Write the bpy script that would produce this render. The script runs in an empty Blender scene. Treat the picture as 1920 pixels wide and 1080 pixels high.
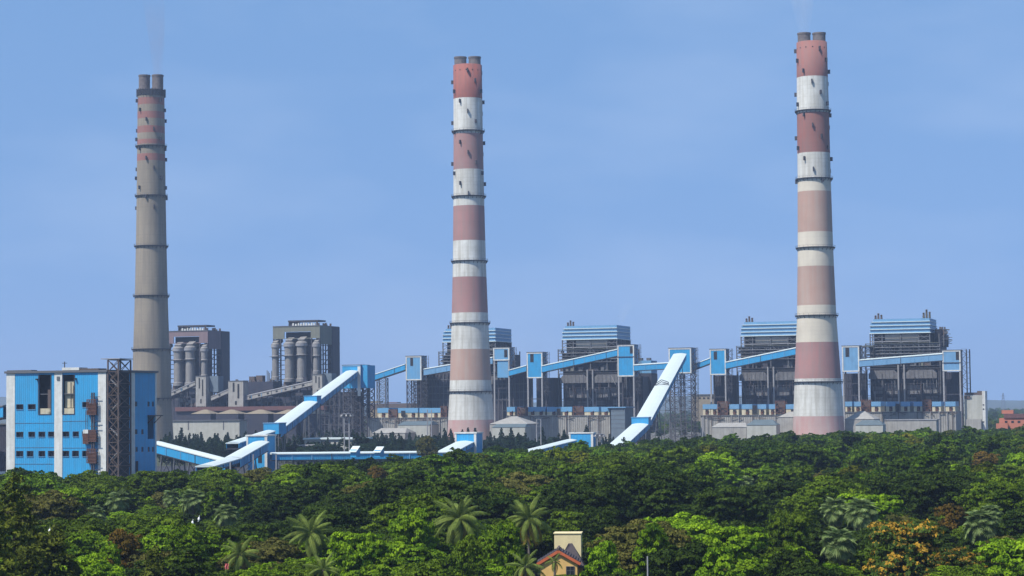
import bpy, math, random
import numpy as np
from mathutils import Vector, Matrix

# ------------------------------------------------------------------ camera, light, sky, exposure
SC = bpy.context.scene
COL = SC.collection
F = 4000.0                      # focal length in photo pixels (1920 wide)
CAM_H = 32.0
PITCH = math.atan((758 - 540) / F)
ROLL = math.radians(0.6)
_R0 = Vector((1, 0, 0)); _U0 = Vector((0, -math.sin(PITCH), math.cos(PITCH))); _F = Vector((0, math.cos(PITCH), math.sin(PITCH)))
_R = _R0 * math.cos(ROLL) - _U0 * math.sin(ROLL)
_U = _R0 * math.sin(ROLL) + _U0 * math.cos(ROLL)
CAM = Vector((0, 0, CAM_H))
cd = bpy.data.cameras.new('camera'); cam = bpy.data.objects.new('camera', cd); COL.objects.link(cam)
cd.sensor_width = 36; cd.lens = 36 * F / 1920; cd.clip_start = 1; cd.clip_end = 60000
cam.matrix_world = Matrix(((_R.x, _U.x, -_F.x, 0), (_R.y, _U.y, -_F.y, 0), (_R.z, _U.z, -_F.z, CAM_H), (0, 0, 0, 1)))
SC.camera = cam

SUN_EL, SUN_AZ = math.radians(54), math.radians(230)     # azimuth clockwise from +Y (the view direction)
sd = Vector((math.sin(SUN_AZ) * math.cos(SUN_EL), math.cos(SUN_AZ) * math.cos(SUN_EL), math.sin(SUN_EL)))
ld = bpy.data.lights.new('sun', 'SUN'); ld.energy = 4.6; ld.angle = math.radians(0.5); ld.color = (1, 0.95, 0.87)
lo = bpy.data.objects.new('sun', ld); COL.objects.link(lo); lo.rotation_euler = sd.to_track_quat('Z', 'Y').to_euler(); lo.location = (0, 0, 500)

SKY_LOW, SKY_HIGH = (0.69, 0.755, 0.87, 1), (0.83, 0.965, 1.04, 1)
W = bpy.data.worlds.new('World'); SC.world = W; W.use_nodes = True
nt = W.node_tree; nt.nodes.clear()
tc = nt.nodes.new('ShaderNodeTexCoord'); mp = nt.nodes.new('ShaderNodeMapping'); mp.vector_type = 'POINT'
mp.inputs['Location'].default_value = (0, 0, 0.22); mp.inputs['Scale'].default_value = (1, 1, 0.9)
nrm = nt.nodes.new('ShaderNodeVectorMath'); nrm.operation = 'NORMALIZE'
sky = nt.nodes.new('ShaderNodeTexSky'); sky.sky_type = 'NISHITA'; sky.sun_disc = False
sky.sun_elevation = SUN_EL; sky.sun_rotation = SUN_AZ; sky.air_density = 1.0; sky.dust_density = 0.6; sky.ozone_density = 2.5; sky.altitude = 50
hsv = nt.nodes.new('ShaderNodeMix'); hsv.data_type = 'RGBA'; hsv.blend_type = 'MULTIPLY'; hsv.inputs[0].default_value = 1.0

sx = nt.nodes.new('ShaderNodeSeparateXYZ'); mrg = nt.nodes.new('ShaderNodeMapRange'); mrg.inputs[1].default_value = 0.0; mrg.inputs[2].default_value = 0.2
gmx = nt.nodes.new('ShaderNodeMix'); gmx.data_type = 'RGBA'; gmx.inputs[6].default_value = SKY_LOW; gmx.inputs[7].default_value = SKY_HIGH
bg = nt.nodes.new('ShaderNodeBackground'); bg.inputs['Strength'].default_value = 0.14
wo = nt.nodes.new('ShaderNodeOutputWorld')
L = nt.links.new
L(tc.outputs['Generated'], sx.inputs[0]); L(sx.outputs[2], mrg.inputs[0]); L(mrg.outputs[0], gmx.inputs[0]); L(gmx.outputs[2], hsv.inputs[7])
L(tc.outputs['Generated'], mp.inputs['Vector']); L(mp.outputs[0], nrm.inputs[0]); L(nrm.outputs[0], sky.inputs['Vector'])
L(sky.outputs[0], hsv.inputs[6]); 
wn = nt.nodes.new('ShaderNodeTexNoise'); wn.inputs['Scale'].default_value = 5.0; wn.inputs['Detail'].default_value = 4; wm = nt.nodes.new('ShaderNodeMapping'); wm.inputs['Scale'].default_value = (1, 1, 3.0)
wr = nt.nodes.new('ShaderNodeMapRange'); wr.inputs[1].default_value = 0.45; wr.inputs[2].default_value = 0.8; wr.inputs[3].default_value = 0.0; wr.inputs[4].default_value = 0.22
wx = nt.nodes.new('ShaderNodeMix'); wx.data_type = 'RGBA'; wx.inputs[7].default_value = (4.6, 5.2, 6.2, 1)      # thin uneven high haze
L(tc.outputs['Generated'], wm.inputs[0]); L(wm.outputs[0], wn.inputs['Vector']); L(wn.outputs['Fac'], wr.inputs[0]); L(wr.outputs[0], wx.inputs[0]); L(hsv.outputs[2], wx.inputs[6]); L(wx.outputs[2], bg.inputs['Color']); L(bg.outputs[0], wo.inputs['Surface'])
SC.view_settings.view_transform = 'Standard'; SC.view_settings.look = 'None'; SC.view_settings.exposure = 0.40
SC.view_settings.gamma = 1.0; SC.view_settings.use_curve_mapping = False
SC.render.engine = 'CYCLES'
SC.cycles.max_bounces = 6; SC.cycles.diffuse_bounces = 3; SC.cycles.volume_bounces = 0; SC.cycles.transparent_max_bounces = 8
SC.cycles.volume_step_rate = 4; SC.cycles.use_denoising = True

# ------------------------------------------------------------------ places: pixel rays met with real planes
YAW = math.radians(-18)
EU = Vector((math.cos(YAW), math.sin(YAW), 0)); EW = Vector((-math.sin(YAW), math.cos(YAW), 0))
def ray(px, py): return _F * F + _R * (px - 960) + _U * (540 - py)
def pt(px, py, d):
    r = ray(px, py); return CAM + r * (d / r.y)
ORG = pt(1535, 800, 1418); ORG.z = 0
def row(u, w, z=0): return ORG + EU * u + EW * w + Vector((0, 0, z))
def pw(px, py, w):
    r = ray(px, py); return CAM + r * ((w - (CAM - ORG).dot(EW)) / r.dot(EW))
def uz(px, py, w):
    p = pw(px, py, w); return (p - ORG).dot(EU), p.z
def wz(px, py, u):
    r = ray(px, py); p = CAM + r * ((u - (CAM - ORG).dot(EU)) / r.dot(EU)); return (p - ORG).dot(EW), p.z
def w_at(px, d):
    return (pt(px, 758, d) - ORG).dot(EW)
def proj(p):
    v = p - CAM; k = F / v.dot(_F); return 960 + v.dot(_R) * k, 540 - v.dot(_U) * k

# ------------------------------------------------------------------ materials
MATS = {}
def mat(name, color, rough=0.7, metal=0.0, vary=0.25, scale=0.25, streak=0.0, dirt=None, corr=0.0, trans=0.0, rnd=0.0, bump=0.0, sscale=0.5, lift=0.0):
    if name in MATS: return MATS[name]
    m = bpy.data.materials.new(name); m.use_nodes = True; t = m.node_tree; n = t.nodes; l = t.links.new
    b = n['Principled BSDF']; b.inputs['Roughness'].default_value = rough; b.inputs['Metallic'].default_value = metal
    co = n.new('ShaderNodeTexCoord')
    dirt = dirt or tuple(c * 0.45 for c in color)
    nz = n.new('ShaderNodeTexNoise'); nz.inputs['Scale'].default_value = scale; nz.inputs['Detail'].default_value = 6; nz.inputs['Roughness'].default_value = 0.65
    l(co.outputs['Object'], nz.inputs['Vector'])
    cr = n.new('ShaderNodeMapRange'); cr.inputs[1].default_value = 0.35; cr.inputs[2].default_value = 0.75; cr.inputs[3].default_value = 0; cr.inputs[4].default_value = vary
    l(nz.outputs['Fac'], cr.inputs[0])
    mx = n.new('ShaderNodeMix'); mx.data_type = 'RGBA'; mx.inputs[6].default_value = (*color, 1); mx.inputs[7].default_value = (*dirt, 1)
    l(cr.outputs[0], mx.inputs[0]); out = mx.outputs[2]
    if streak:
        mm = n.new('ShaderNodeMapping'); mm.inputs['Scale'].default_value = (1, 1, 0.045); l(co.outputs['Object'], mm.inputs[0])
        n2 = n.new('ShaderNodeTexNoise'); n2.inputs['Scale'].default_value = sscale; n2.inputs['Detail'].default_value = 5; n2.inputs['Roughness'].default_value = 0.7; l(mm.outputs[0], n2.inputs['Vector'])
        c2 = n.new('ShaderNodeMapRange'); c2.inputs[1].default_value = 0.42; c2.inputs[2].default_value = 0.7; c2.inputs[4].default_value = streak; l(n2.outputs['Fac'], c2.inputs[0])
        m2 = n.new('ShaderNodeMix'); m2.data_type = 'RGBA'; l(c2.outputs[0], m2.inputs[0]); l(out, m2.inputs[6]); m2.inputs[7].default_value = (*dirt, 1); out = m2.outputs[2]
    if lift:   # pour joints every 2.6 m, uneven in strength, and large faded patches
        sp = n.new('ShaderNodeSeparateXYZ'); l(co.outputs['Object'], sp.inputs[0]); dv = n.new('ShaderNodeMath'); dv.operation = 'DIVIDE'; dv.inputs[1].default_value = 2.6; l(sp.outputs[2], dv.inputs[0])
        fr = n.new('ShaderNodeMath'); fr.operation = 'FRACT'; l(dv.outputs[0], fr.inputs[0]); ls = n.new('ShaderNodeMath'); ls.operation = 'LESS_THAN'; ls.inputs[1].default_value = 0.22; l(fr.outputs[0], ls.inputs[0])
        fl = n.new('ShaderNodeMath'); fl.operation = 'FLOOR'; l(dv.outputs[0], fl.inputs[0]); wn_ = n.new('ShaderNodeTexWhiteNoise'); wn_.noise_dimensions = '1D'; l(fl.outputs[0], wn_.inputs['W'])
        m4 = n.new('ShaderNodeMath'); m4.operation = 'MULTIPLY'; l(ls.outputs[0], m4.inputs[0]); l(wn_.outputs['Value'], m4.inputs[1]); m5 = n.new('ShaderNodeMath'); m5.operation = 'MULTIPLY'; m5.inputs[1].default_value = lift; l(m4.outputs[0], m5.inputs[0])
        m6 = n.new('ShaderNodeMix'); m6.data_type = 'RGBA'; l(m5.outputs[0], m6.inputs[0]); l(out, m6.inputs[6]); m6.inputs[7].default_value = (*tuple(c*0.8 for c in dirt), 1)
        n7 = n.new('ShaderNodeTexNoise'); n7.inputs['Scale'].default_value = 0.035; n7.inputs['Detail'].default_value = 3; l(co.outputs['Object'], n7.inputs['Vector']); r7 = n.new('ShaderNodeMapRange'); r7.inputs[1].default_value = 0.3; r7.inputs[2].default_value = 0.7; r7.inputs[3].default_value = 0.86; r7.inputs[4].default_value = 1.12; l(n7.outputs['Fac'], r7.inputs[0])
        v7 = n.new('ShaderNodeVectorMath'); v7.operation = 'SCALE'; l(m6.outputs[2], v7.inputs[0]); l(r7.outputs[0], v7.inputs[3]); out = v7.outputs[0]
    if rnd:
        oi = n.new('ShaderNodeObjectInfo'); r1 = n.new('ShaderNodeMapRange'); r1.inputs[3].default_value = 1 - rnd; r1.inputs[4].default_value = 1 + rnd; l(oi.outputs['Random'], r1.inputs[0])
        v = n.new('ShaderNodeVectorMath'); v.operation = 'SCALE'; l(out, v.inputs[0]); l(r1.outputs[0], v.inputs[3]); out = v.outputs[0]
    l(out, b.inputs['Base Color'])
    if corr or bump:
        bp = n.new('ShaderNodeBump'); bp.inputs['Strength'].default_value = 0.6; bp.inputs['Distance'].default_value = corr or bump
        if corr:
            wv = n.new('ShaderNodeTexWave'); wv.wave_type = 'BANDS'; wv.bands_direction = 'X'; wv.inputs['Scale'].default_value = 0.35; l(co.outputs['Object'], wv.inputs['Vector']); l(wv.outputs['Fac'], bp.inputs['Height'])
        else: l(nz.outputs['Fac'], bp.inputs['Height'])
        l(bp.outputs[0], b.inputs['Normal'])
    if trans:
        tr = n.new('ShaderNodeBsdfTranslucent'); l(out, tr.inputs['Color']); ms = n.new('ShaderNodeMixShader'); ms.inputs[0].default_value = trans
        l(b.outputs[0], ms.inputs[1]); l(tr.outputs[0], ms.inputs[2]); l(ms.outputs[0], n['Material Output'].inputs['Surface'])
        b.inputs['Specular IOR Level'].default_value = 0.25
    MATS[name] = m; return m

BLUE = mat('blue_sheet', (0.014, 0.30, 0.60), 0.55, vary=0.55, scale=0.10, streak=0.5, dirt=(0.04, 0.18, 0.32), corr=0.12, sscale=1.0)
BLUE_FADED = mat('faded_blue_sheet', (0.10, 0.30, 0.52), 0.6, vary=0.5, scale=0.2, streak=0.4, dirt=(0.16, 0.27, 0.36), corr=0.12, sscale=1.0)
PALEBLUE = mat('pale_blue_sheet', (0.14, 0.31, 0.50), 0.5, vary=0.5, scale=0.2, streak=0.4, dirt=(0.10, 0.20, 0.32), corr=0.1)
ROOFW = mat('white_roof_sheet', (0.56, 0.64, 0.63), 0.5, vary=0.7, scale=0.12, dirt=(0.50, 0.55, 0.54))
WHITE = mat('white_trim', (0.62, 0.63, 0.60), 0.6, vary=0.6, scale=0.4, streak=0.6, dirt=(0.36, 0.35, 0.32))
CREAMW = mat('cream_wall', (0.55, 0.50, 0.36), 0.8, vary=0.5, scale=0.3, streak=0.5, dirt=(0.25, 0.20, 0.13))
BEIGE = mat('beige_casing', (0.33, 0.325, 0.30), 0.8, vary=0.6, scale=0.25, streak=0.6, dirt=(0.17, 0.155, 0.14), sscale=1.2)
BEIGED = mat('dusty_duct', (0.17, 0.17, 0.17), 0.8, vary=0.8, scale=0.25, streak=0.7, dirt=(0.07, 0.065, 0.075), sscale=1.2)
DUCT = mat('grey_duct', (0.235, 0.225, 0.205), 0.7, vary=0.5, scale=0.3, streak=0.7, dirt=(0.12, 0.11, 0.12), sscale=1.0)
STEEL = mat('dark_steel', (0.030, 0.032, 0.045), 0.7, vary=0.6, scale=0.4, dirt=(0.06, 0.045, 0.045))
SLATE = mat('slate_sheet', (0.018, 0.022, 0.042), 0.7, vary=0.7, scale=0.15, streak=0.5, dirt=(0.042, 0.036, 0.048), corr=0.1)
GREYST = mat('grey_steel', (0.10, 0.105, 0.115), 0.6, vary=0.5, scale=0.5, dirt=(0.07, 0.06, 0.06))
PALEST = mat('pale_steel', (0.30, 0.30, 0.31), 0.6, vary=0.5, scale=0.5, dirt=(0.13, 0.11, 0.10))
RUST = mat('rust', (0.12, 0.05, 0.032), 0.85, vary=0.7, scale=0.6, dirt=(0.06, 0.03, 0.025))
RUSTB = mat('rusty_brown_steel', (0.10, 0.07, 0.058), 0.8, vary=0.7, scale=0.5, dirt=(0.05, 0.04, 0.04))
OLIVE = mat('olive_grey_cladding', (0.17, 0.175, 0.135), 0.8, vary=0.4, scale=0.2, streak=0.5, dirt=(0.09, 0.09, 0.08), corr=0.1)
MAUVE = mat('mauve_grey_cladding', (0.20, 0.14, 0.145), 0.8, vary=0.4, scale=0.2, streak=0.5, dirt=(0.11, 0.08, 0.09), corr=0.1)
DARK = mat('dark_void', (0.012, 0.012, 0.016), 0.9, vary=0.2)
GLASS = mat('dark_window_glass', (0.012, 0.014, 0.02), 0.45, vary=0.3)
SHEDG = mat('grey_green_roof', (0.10, 0.135, 0.15), 0.6, vary=0.5, scale=0.3, corr=0.08)
SHEDB = mat('blue_grey_block', (0.12, 0.16, 0.20), 0.7, vary=0.5, scale=0.3)
REDROOF = mat('dull_red_roof', (0.13, 0.055, 0.05), 0.8, vary=0.6, scale=0.3, dirt=(0.07, 0.04, 0.045))
TANROOF = mat('tan_roof', (0.23, 0.19, 0.13), 0.8, vary=0.5, scale=0.3)
ORANGE = mat('orange_wall', (0.42, 0.15, 0.09), 0.8, vary=0.3, scale=0.3)

# ------------------------------------------------------------------ mesh collecting
class MB:
    def __init__(s): s.v = []; s.f = []; s.m = []; s.mats = []
    def _mi(s, m):
        if m not in s.mats: s.mats.append(m)
        return s.mats.index(m)
    def poly(s, pts, faces, m):
        o = len(s.v); s.v += [Vector(p) for p in pts]; k = s._mi(m)
        for f in faces: s.f.append([i + o for i in f]); s.m.append(k)
    def hexa(s, p, m):   # 8 points: bottom ring 0-3, top ring 4-7
        s.poly(p, [(3, 2, 1, 0), (4, 5, 6, 7), (0, 1, 5, 4), (1, 2, 6, 5), (2, 3, 7, 6), (3, 0, 4, 7)], m)
    def box(s, u0, u1, w0, w1, z0, z1, m):
        s.hexa([row(u0, w0, z0), row(u1, w0, z0), row(u1, w1, z0), row(u0, w1, z0), row(u0, w0, z1), row(u1, w0, z1), row(u1, w1, z1), row(u0, w1, z1)], m)
    def prect(s, x0, y0, x1, y1, w, dep, m, proud=0.0):   # a block whose front face is seen at this pixel rectangle on row-plane w
        ym = (y0 + y1) / 2; xm = (x0 + x1) / 2
        ua, ub = uz(x0, ym, w)[0], uz(x1, ym, w)[0]; za, zb = uz(xm, y1, w)[1], uz(xm, y0, w)[1]
        s.box(ua, ub, w - proud, w + dep, max(za, 0), zb, m); return ua, ub, za, zb
    def beam(s, a, b, t, m, t2=None):
        a, b = Vector(a), Vector(b); d = b - a
        if d.length < 1e-6: return
        d.normalize(); x = d.cross(Vector((0, 0, 1)))
        if x.length < 0.05: x = EU.copy()
        x.normalize(); y = d.cross(x).normalized(); h = t / 2; k = (t2 or t) / 2
        s.hexa([a - x*h - y*k, a + x*h - y*k, a + x*h + y*k, a - x*h + y*k, b - x*h - y*k, b + x*h - y*k, b + x*h + y*k, b - x*h + y*k], m)
    def tube(s, a, b, r0, r1, m, n=12, cap=True):
        a, b = Vector(a), Vector(b); d = (b - a).normalized(); x = d.cross(Vector((0, 0, 1)))
        if x.length < 0.05: x = EU.copy()
        x.normalize(); y = d.cross(x).normalized()
        pts = [a + (x * math.cos(i*2*math.pi/n) + y * math.sin(i*2*math.pi/n)) * r0 for i in range(n)] + [b + (x * math.cos(i*2*math.pi/n) + y * math.sin(i*2*math.pi/n)) * r1 for i in range(n)]
        fs = [(i, (i+1) % n, (i+1) % n + n, i + n) for i in range(n)]
        if cap: fs += [tuple(range(n-1, -1, -1)), tuple(range(n, 2*n))]
        s.poly(pts, fs, m)
    def lathe(s, c, prof, m, n=64, cap=True):   # prof [(z, r, mat or None)]
        o = len(s.v)
        for z, r, *_ in prof:
            for i in range(n): a = i*2*math.pi/n; s.v.append(Vector((c.x + r*math.cos(a), c.y + r*math.sin(a), z)))
        for j in range(len(prof)-1):
            mm = prof[j][2] if len(prof[j]) > 2 and prof[j][2] else m; k = s._mi(mm)
            for i in range(n): s.f.append([o+j*n+i, o+j*n+(i+1) % n, o+(j+1)*n+(i+1) % n, o+(j+1)*n+i]); s.m.append(k)
        if cap: s.f.append([o+(len(prof)-1)*n+i for i in range(n)]); s.m.append(s._mi(m))
    def lattice(s, u0, u1, w0, w1, z0, z1, step, t, m, tm=None, diag=True):
        c = [(u0, w0), (u1, w0), (u1, w1), (u0, w1)]; tm = tm or t*0.6
        for u, w in c: s.beam(row(u, w, z0), row(u, w, z1), t, m)
        nz = max(1, round((z1-z0)/step)); h = (z1-z0)/nz
        for i in range(nz+1):
            z = z0 + i*h
            for k in range(4):
                (a, b), (p, q) = c[k], c[(k+1) % 4]; s.beam(row(a, b, z), row(p, q, z), tm, m)
                if diag and i < nz:
                    s.beam(row(a, b, z), row(p, q, z+h), tm*0.8, m); s.beam(row(p, q, z), row(a, b, z+h), tm*0.8, m)
    def section(s, P, Q, poly, m):   # extrude a cross-section (side, up) from P to Q with upright ends
        d = Vector((Q.x-P.x, Q.y-P.y, 0)).normalized(); sd_ = Vector((d.y, -d.x, 0)); n = len(poly)
        pts = [P + sd_*a + Vector((0, 0, b)) for a, b in poly] + [Q + sd_*a + Vector((0, 0, b)) for a, b in poly]
        s.poly(pts, [tuple(range(n-1, -1, -1)), tuple(range(n, 2*n))] + [(i, (i+1) % n, (i+1) % n+n, i+n) for i in range(n)], m)
    def build(s, name, parent=None, label=None, kind=None, smooth=False):
        if not s.f: return None
        inv = WMAT[parent.name].inverted() if parent is not None else Matrix.Identity(4)
        org = Vector((0, 0, 0))
        if parent is None:
            org = sum(s.v, Vector((0, 0, 0))) / len(s.v); org.z = min(v.z for v in s.v)
        me = bpy.data.meshes.new(name); me.from_pydata([inv @ (v - org) for v in s.v], [], s.f)
        for m in s.mats: me.materials.append(m)
        me.polygons.foreach_set('material_index', s.m)
        if smooth: me.polygons.foreach_set('use_smooth', [True]*len(s.f))
        me.update()
        o = bpy.data.objects.new(name, me); COL.objects.link(o)
        if parent is not None: o.parent = parent; WMAT[o.name] = WMAT[parent.name]
        else: o.location = org
        LAST[0] = o
        if label: o['label'] = label
        if kind: o['kind'] = kind
        return o
WMAT = {}; LAST = [None]
def thing(name, label, cat, loc, yaw=YAW, group=None):
    o = bpy.data.objects.new(name, None); COL.objects.link(o); o.empty_display_size = 2
    o.location = loc; o.rotation_euler = (0, 0, yaw); o.matrix_world = Matrix.Translation(loc) @ Matrix.Rotation(yaw, 4, 'Z')
    o['label'] = label; o['category'] = cat
    if group: o['group'] = group
    WMAT[o.name] = o.matrix_world.copy()
    return o
def copy_tree(o, parent=None):
    c = o.copy(); COL.objects.link(c)
    if parent is not None: c.parent = parent; c.matrix_parent_inverse = o.matrix_parent_inverse.copy()
    for ch in [x for x in ALLKIDS(o)]: copy_tree(ch, c)
    return c
def ALLKIDS(o): return list(o.children)
def tag(o, label, cat, group=None):
    o['label'] = label; o['category'] = cat
    if group: o['group'] = group
    return o
# ------------------------------------------------------------------ the setting: ground, coal yard, hills, haze
def sheet(name, pts, z, m, kind='structure'):
    b = MB(); b.poly([(x, y, z) for x, y in pts], [tuple(range(len(pts)))], m); return b.build(name, kind=kind)
GRASS = mat('dark_scrub_ground', (0.035, 0.05, 0.02), 0.95, vary=0.8, scale=0.05, dirt=(0.06, 0.05, 0.03))
COAL = mat('coal_dust', (0.018, 0.018, 0.024), 0.95, vary=0.6, scale=0.05, dirt=(0.04, 0.035, 0.04))
PLANTG = mat('ashy_ground', (0.12, 0.11, 0.09), 0.95, vary=0.7, scale=0.02, dirt=(0.06, 0.06, 0.05))
HILL = mat('hill_scrub', (0.05, 0.07, 0.05), 0.95, vary=0.6, scale=0.003)
sheet('ground', [(-14000, -3000), (14000, -3000), (14000, 14000), (-14000, 14000)], 0, GRASS)
a, b_, c_, d_ = pt(-400, 758, 1480), pt(2300, 758, 1350), pt(2300, 758, 2300), pt(-400, 758, 2300)
sheet('plant_yard', [(a.x, a.y), (b_.x, b_.y), (c_.x, c_.y), (d_.x, d_.y)], 0.004, PLANTG)
a, b_, c_, d_ = pt(-300, 758, 890), pt(560, 758, 890), pt(560, 758, 1180), pt(-300, 758, 1180)
sheet('coal_yard', [(a.x, a.y), (b_.x, b_.y), (c_.x, c_.y), (d_.x, d_.y)], 0.004, COAL)

def hills():
    b = MB(); rng = random.Random(5); nx, ny = 140, 8; pts = []
    from mathutils import noise as N
    for j in range(ny):
        for i in range(nx):
            x = -6500 + 13000*i/(nx-1); y = 8200 + 350*j
            t = math.sin(math.pi*j/(ny-1))
            h = 70*max(0, N.noise(Vector((x/1500, 3.1, 0)))+0.35) + 22*N.noise(Vector((x/300, y/400, 1)))
            pts.append((x, y, max(0, t*(h+26)) - 1))
    fs = [(j*nx+i, j*nx+i+1, (j+1)*nx+i+1, (j+1)*nx+i) for j in range(ny-1) for i in range(nx-1)]
    b.poly(pts, fs, HILL); b.build('hills', kind='structure', smooth=True)
hills()

def haze():
    b = MB(); x0, x1, y0, y1, z0, z1 = -13000, 13000, -2000, 12500, -1.2, 350
    b.hexa([(x0, y0, z0), (x1, y0, z0), (x1, y1, z0), (x0, y1, z0), (x0, y0, z1), (x1, y0, z1), (x1, y1, z1), (x0, y1, z1)], mat('tmp', (1, 1, 1)))
    o = b.build('haze', kind='stuff'); m = bpy.data.materials.new('haze_air'); m.use_nodes = True; t = m.node_tree; t.nodes.clear()
    v = t.nodes.new('ShaderNodeVolumePrincipled'); v.inputs['Color'].default_value = (0.55, 0.72, 1, 1); v.inputs['Density'].default_value = HAZE_D; v.inputs['Anisotropy'].default_value = 0.1
    ou = t.nodes.new('ShaderNodeOutputMaterial'); t.links.new(v.outputs[0], ou.inputs['Volume']); o.data.materials.clear(); o.data.materials.append(m)
HAZE_D = 0.000085
haze()

# ------------------------------------------------------------------ chimneys
WPAINT = mat('weathered_white_paint', (0.60, 0.60, 0.56), 0.8, vary=0.6, scale=0.10, streak=0.9, dirt=(0.33, 0.31, 0.26), sscale=0.35, bump=0.05, lift=0.18)
CRPAINT = mat('weathered_cream_paint', (0.55, 0.50, 0.40), 0.8, vary=0.5, scale=0.10, streak=0.5, dirt=(0.45, 0.40, 0.33), sscale=0.35, bump=0.05, lift=0.18)
REDP = mat('brick_red_paint', (0.29, 0.085, 0.06), 0.8, vary=0.5, scale=0.08, streak=0.7, dirt=(0.16, 0.07, 0.06), sscale=0.45, lift=0.18)
PINKP = mat('faded_red_paint', (0.33, 0.16, 0.145), 0.8, vary=0.6, scale=0.08, streak=0.8, dirt=(0.24, 0.17, 0.155), sscale=0.45, lift=0.18)
DEEPP = mat('worn_brick_red_paint', (0.27, 0.10, 0.08), 0.8, vary=0.6, scale=0.08, streak=0.8, dirt=(0.20, 0.115, 0.10), sscale=0.45, lift=0.18)
PINKO = mat('faded_orange_pink_paint', (0.36, 0.22, 0.17), 0.8, vary=0.6, scale=0.08, streak=0.9, dirt=(0.36, 0.28, 0.23), sscale=0.3, lift=0.18)
PINKL = mat('pale_pink_paint', (0.42, 0.24, 0.22), 0.8, vary=0.6, scale=0.1, streak=0.9, dirt=(0.42, 0.34, 0.31), sscale=0.3, lift=0.18)
CONC = mat('stained_concrete', (0.265, 0.225, 0.165), 0.85, vary=0.6, scale=0.07, streak=0.7, dirt=(0.14, 0.12, 0.10), sscale=0.45, bump=0.05, lift=0.18)
FLUE = mat('sooty_brick', (0.15, 0.125, 0.115), 0.85, vary=0.9, scale=0.5, dirt=(0.06, 0.05, 0.06))
def chimney(label, pxb, pxt, d, yflue, ytop, widths, bands, rings, base_mat, finz, phase, holes=True, crown=False):
    """widths [(y, full width px)]; bands [(y_start, y_end, mat)]; rings [y]"""
    c = pt(pxb, 800, d); c.z = 0; k = d / F
    ylo, yhi = 800.0, float(ytop)
    def z_of(y):
        px = pxb + (pxt - pxb) * (800 - y) / (800 - yhi); return pt(px, y, d).z
    def r_of(y):
        w = sorted(widths)
        if y <= w[0][0]: return w[0][1]*k/2
        for (a, wa), (b2, wb) in zip(w, w[1:]):
            if a <= y <= b2: return (wa + (wb-wa)*(y-a)/(b2-a))*k/2
        return (w[-1][1] + (y - w[-1][0])*0.12)*k/2
    t = thing('chimney', label, 'chimney', c, 0)
    ybase = 758 + 32/k + 6
    ys = sorted({ytop, *[b[0] for b in bands], *[b[1] for b in bands], *[w[0] for w in widths if w[0] > ytop], ybase}, reverse=True)
    def m_at(y):
        for a, b2, m in bands:
            if a <= y <= b2: return m
        return base_mat
    prof = []
    for i, y in enumerate(ys):
        z = 0 if y == ybase else z_of(y)
        nm = m_at((y + ys[i+1])/2) if i+1 < len(ys) else base_mat
        prof.append((z, r_of(y), nm))
    b = MB(); b.lathe(c, prof, base_mat, 72); b.build('shaft', t, smooth=False)
    for p in LAST[0].data.polygons: p.use_smooth = len(p.vertices) == 4
    zt = z_of(ytop); rt = r_of(ytop)
    for y in rings:
        z, r = z_of(y), r_of(y); b = MB()
        b.lathe(c, [(z-0.7, r+0.05), (z-0.7, r+1.3), (z-0.1, r+1.5), (z-0.1, r+0.05)], STEEL, 48, cap=False)
        for i in range(24):
            a = i*math.pi/12; q = Vector((math.cos(a), math.sin(a), 0)); p0 = c + q*(r+1.4)
            b.beam(p0 + Vector((0, 0, z-0.1)), p0 + Vector((0, 0, z+1.1)), 0.12, GREYST)
            b.beam(c + q*(r+1.3) + Vector((0, 0, z-0.6)), c + q*(r+0.1) + Vector((0, 0, z-2.2)), 0.25, STEEL)
        b.lathe(c, [(z+1.0, r+1.35), (z+1.0, r+1.45), (z+1.1, r+1.45), (z+1.1, r+1.35)], GREYST, 48, cap=False)
        b.build('service_platform', t)
    zf = z_of(yflue); rf = rt*0.42
    for sx in (-1, 1):
        cc = c + Vector((sx*rt*0.50, 0, 0)); b = MB()
        b.lathe(cc, [(zt-1, rf), (zf-1.2, rf), (zf-1.1, rf+0.3), (zf, rf+0.3), (zf, rf-0.6), (zf-3, rf-0.6)], FLUE, 32); b.build('flue', t)
    if crown:
        b = MB(); r = rt
        for q in range(3):
            z = zt - q*1.6; b.lathe(c, [(z-0.3, r+0.1), (z-0.3, r+0.9), (z, r+0.9), (z, r+0.1)], STEEL, 36, cap=False)
        for i in range(28):
            a = i*2*math.pi/28; q = Vector((math.cos(a), math.sin(a), 0)); b.beam(c + q*(r+0.7) + Vector((0, 0, zt-5.0)), c + q*(r+0.7) + Vector((0, 0, zt+0.8)), 0.4, STEEL)
        b.build('crown_cage', t)
        b = MB(); b.lathe(c, [(zt-4.6, r+0.03), (zt-4.6, r+0.12), (zt-0.1, r+0.12)], FLUE, 48, cap=False); b.build('dark_collar', t)
    if holes:
        zh = zt - 4.3
        for i in range(14):
            a = math.radians(i*360/14 + 8); q = Vector((math.cos(a), math.sin(a), 0)); b = MB(); b.tube(c + q*(rt-0.2) + Vector((0, 0, zh)), c + q*(rt+0.1) + Vector((0, 0, zh)), 0.45, 0.45, DARK, 8); b.build('vent_hole', t)
    # helical strakes: three starts of short upright fins
    z0, z1 = z_of(finz[1]), z_of(finz[0]); pitch = 88.0
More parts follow.
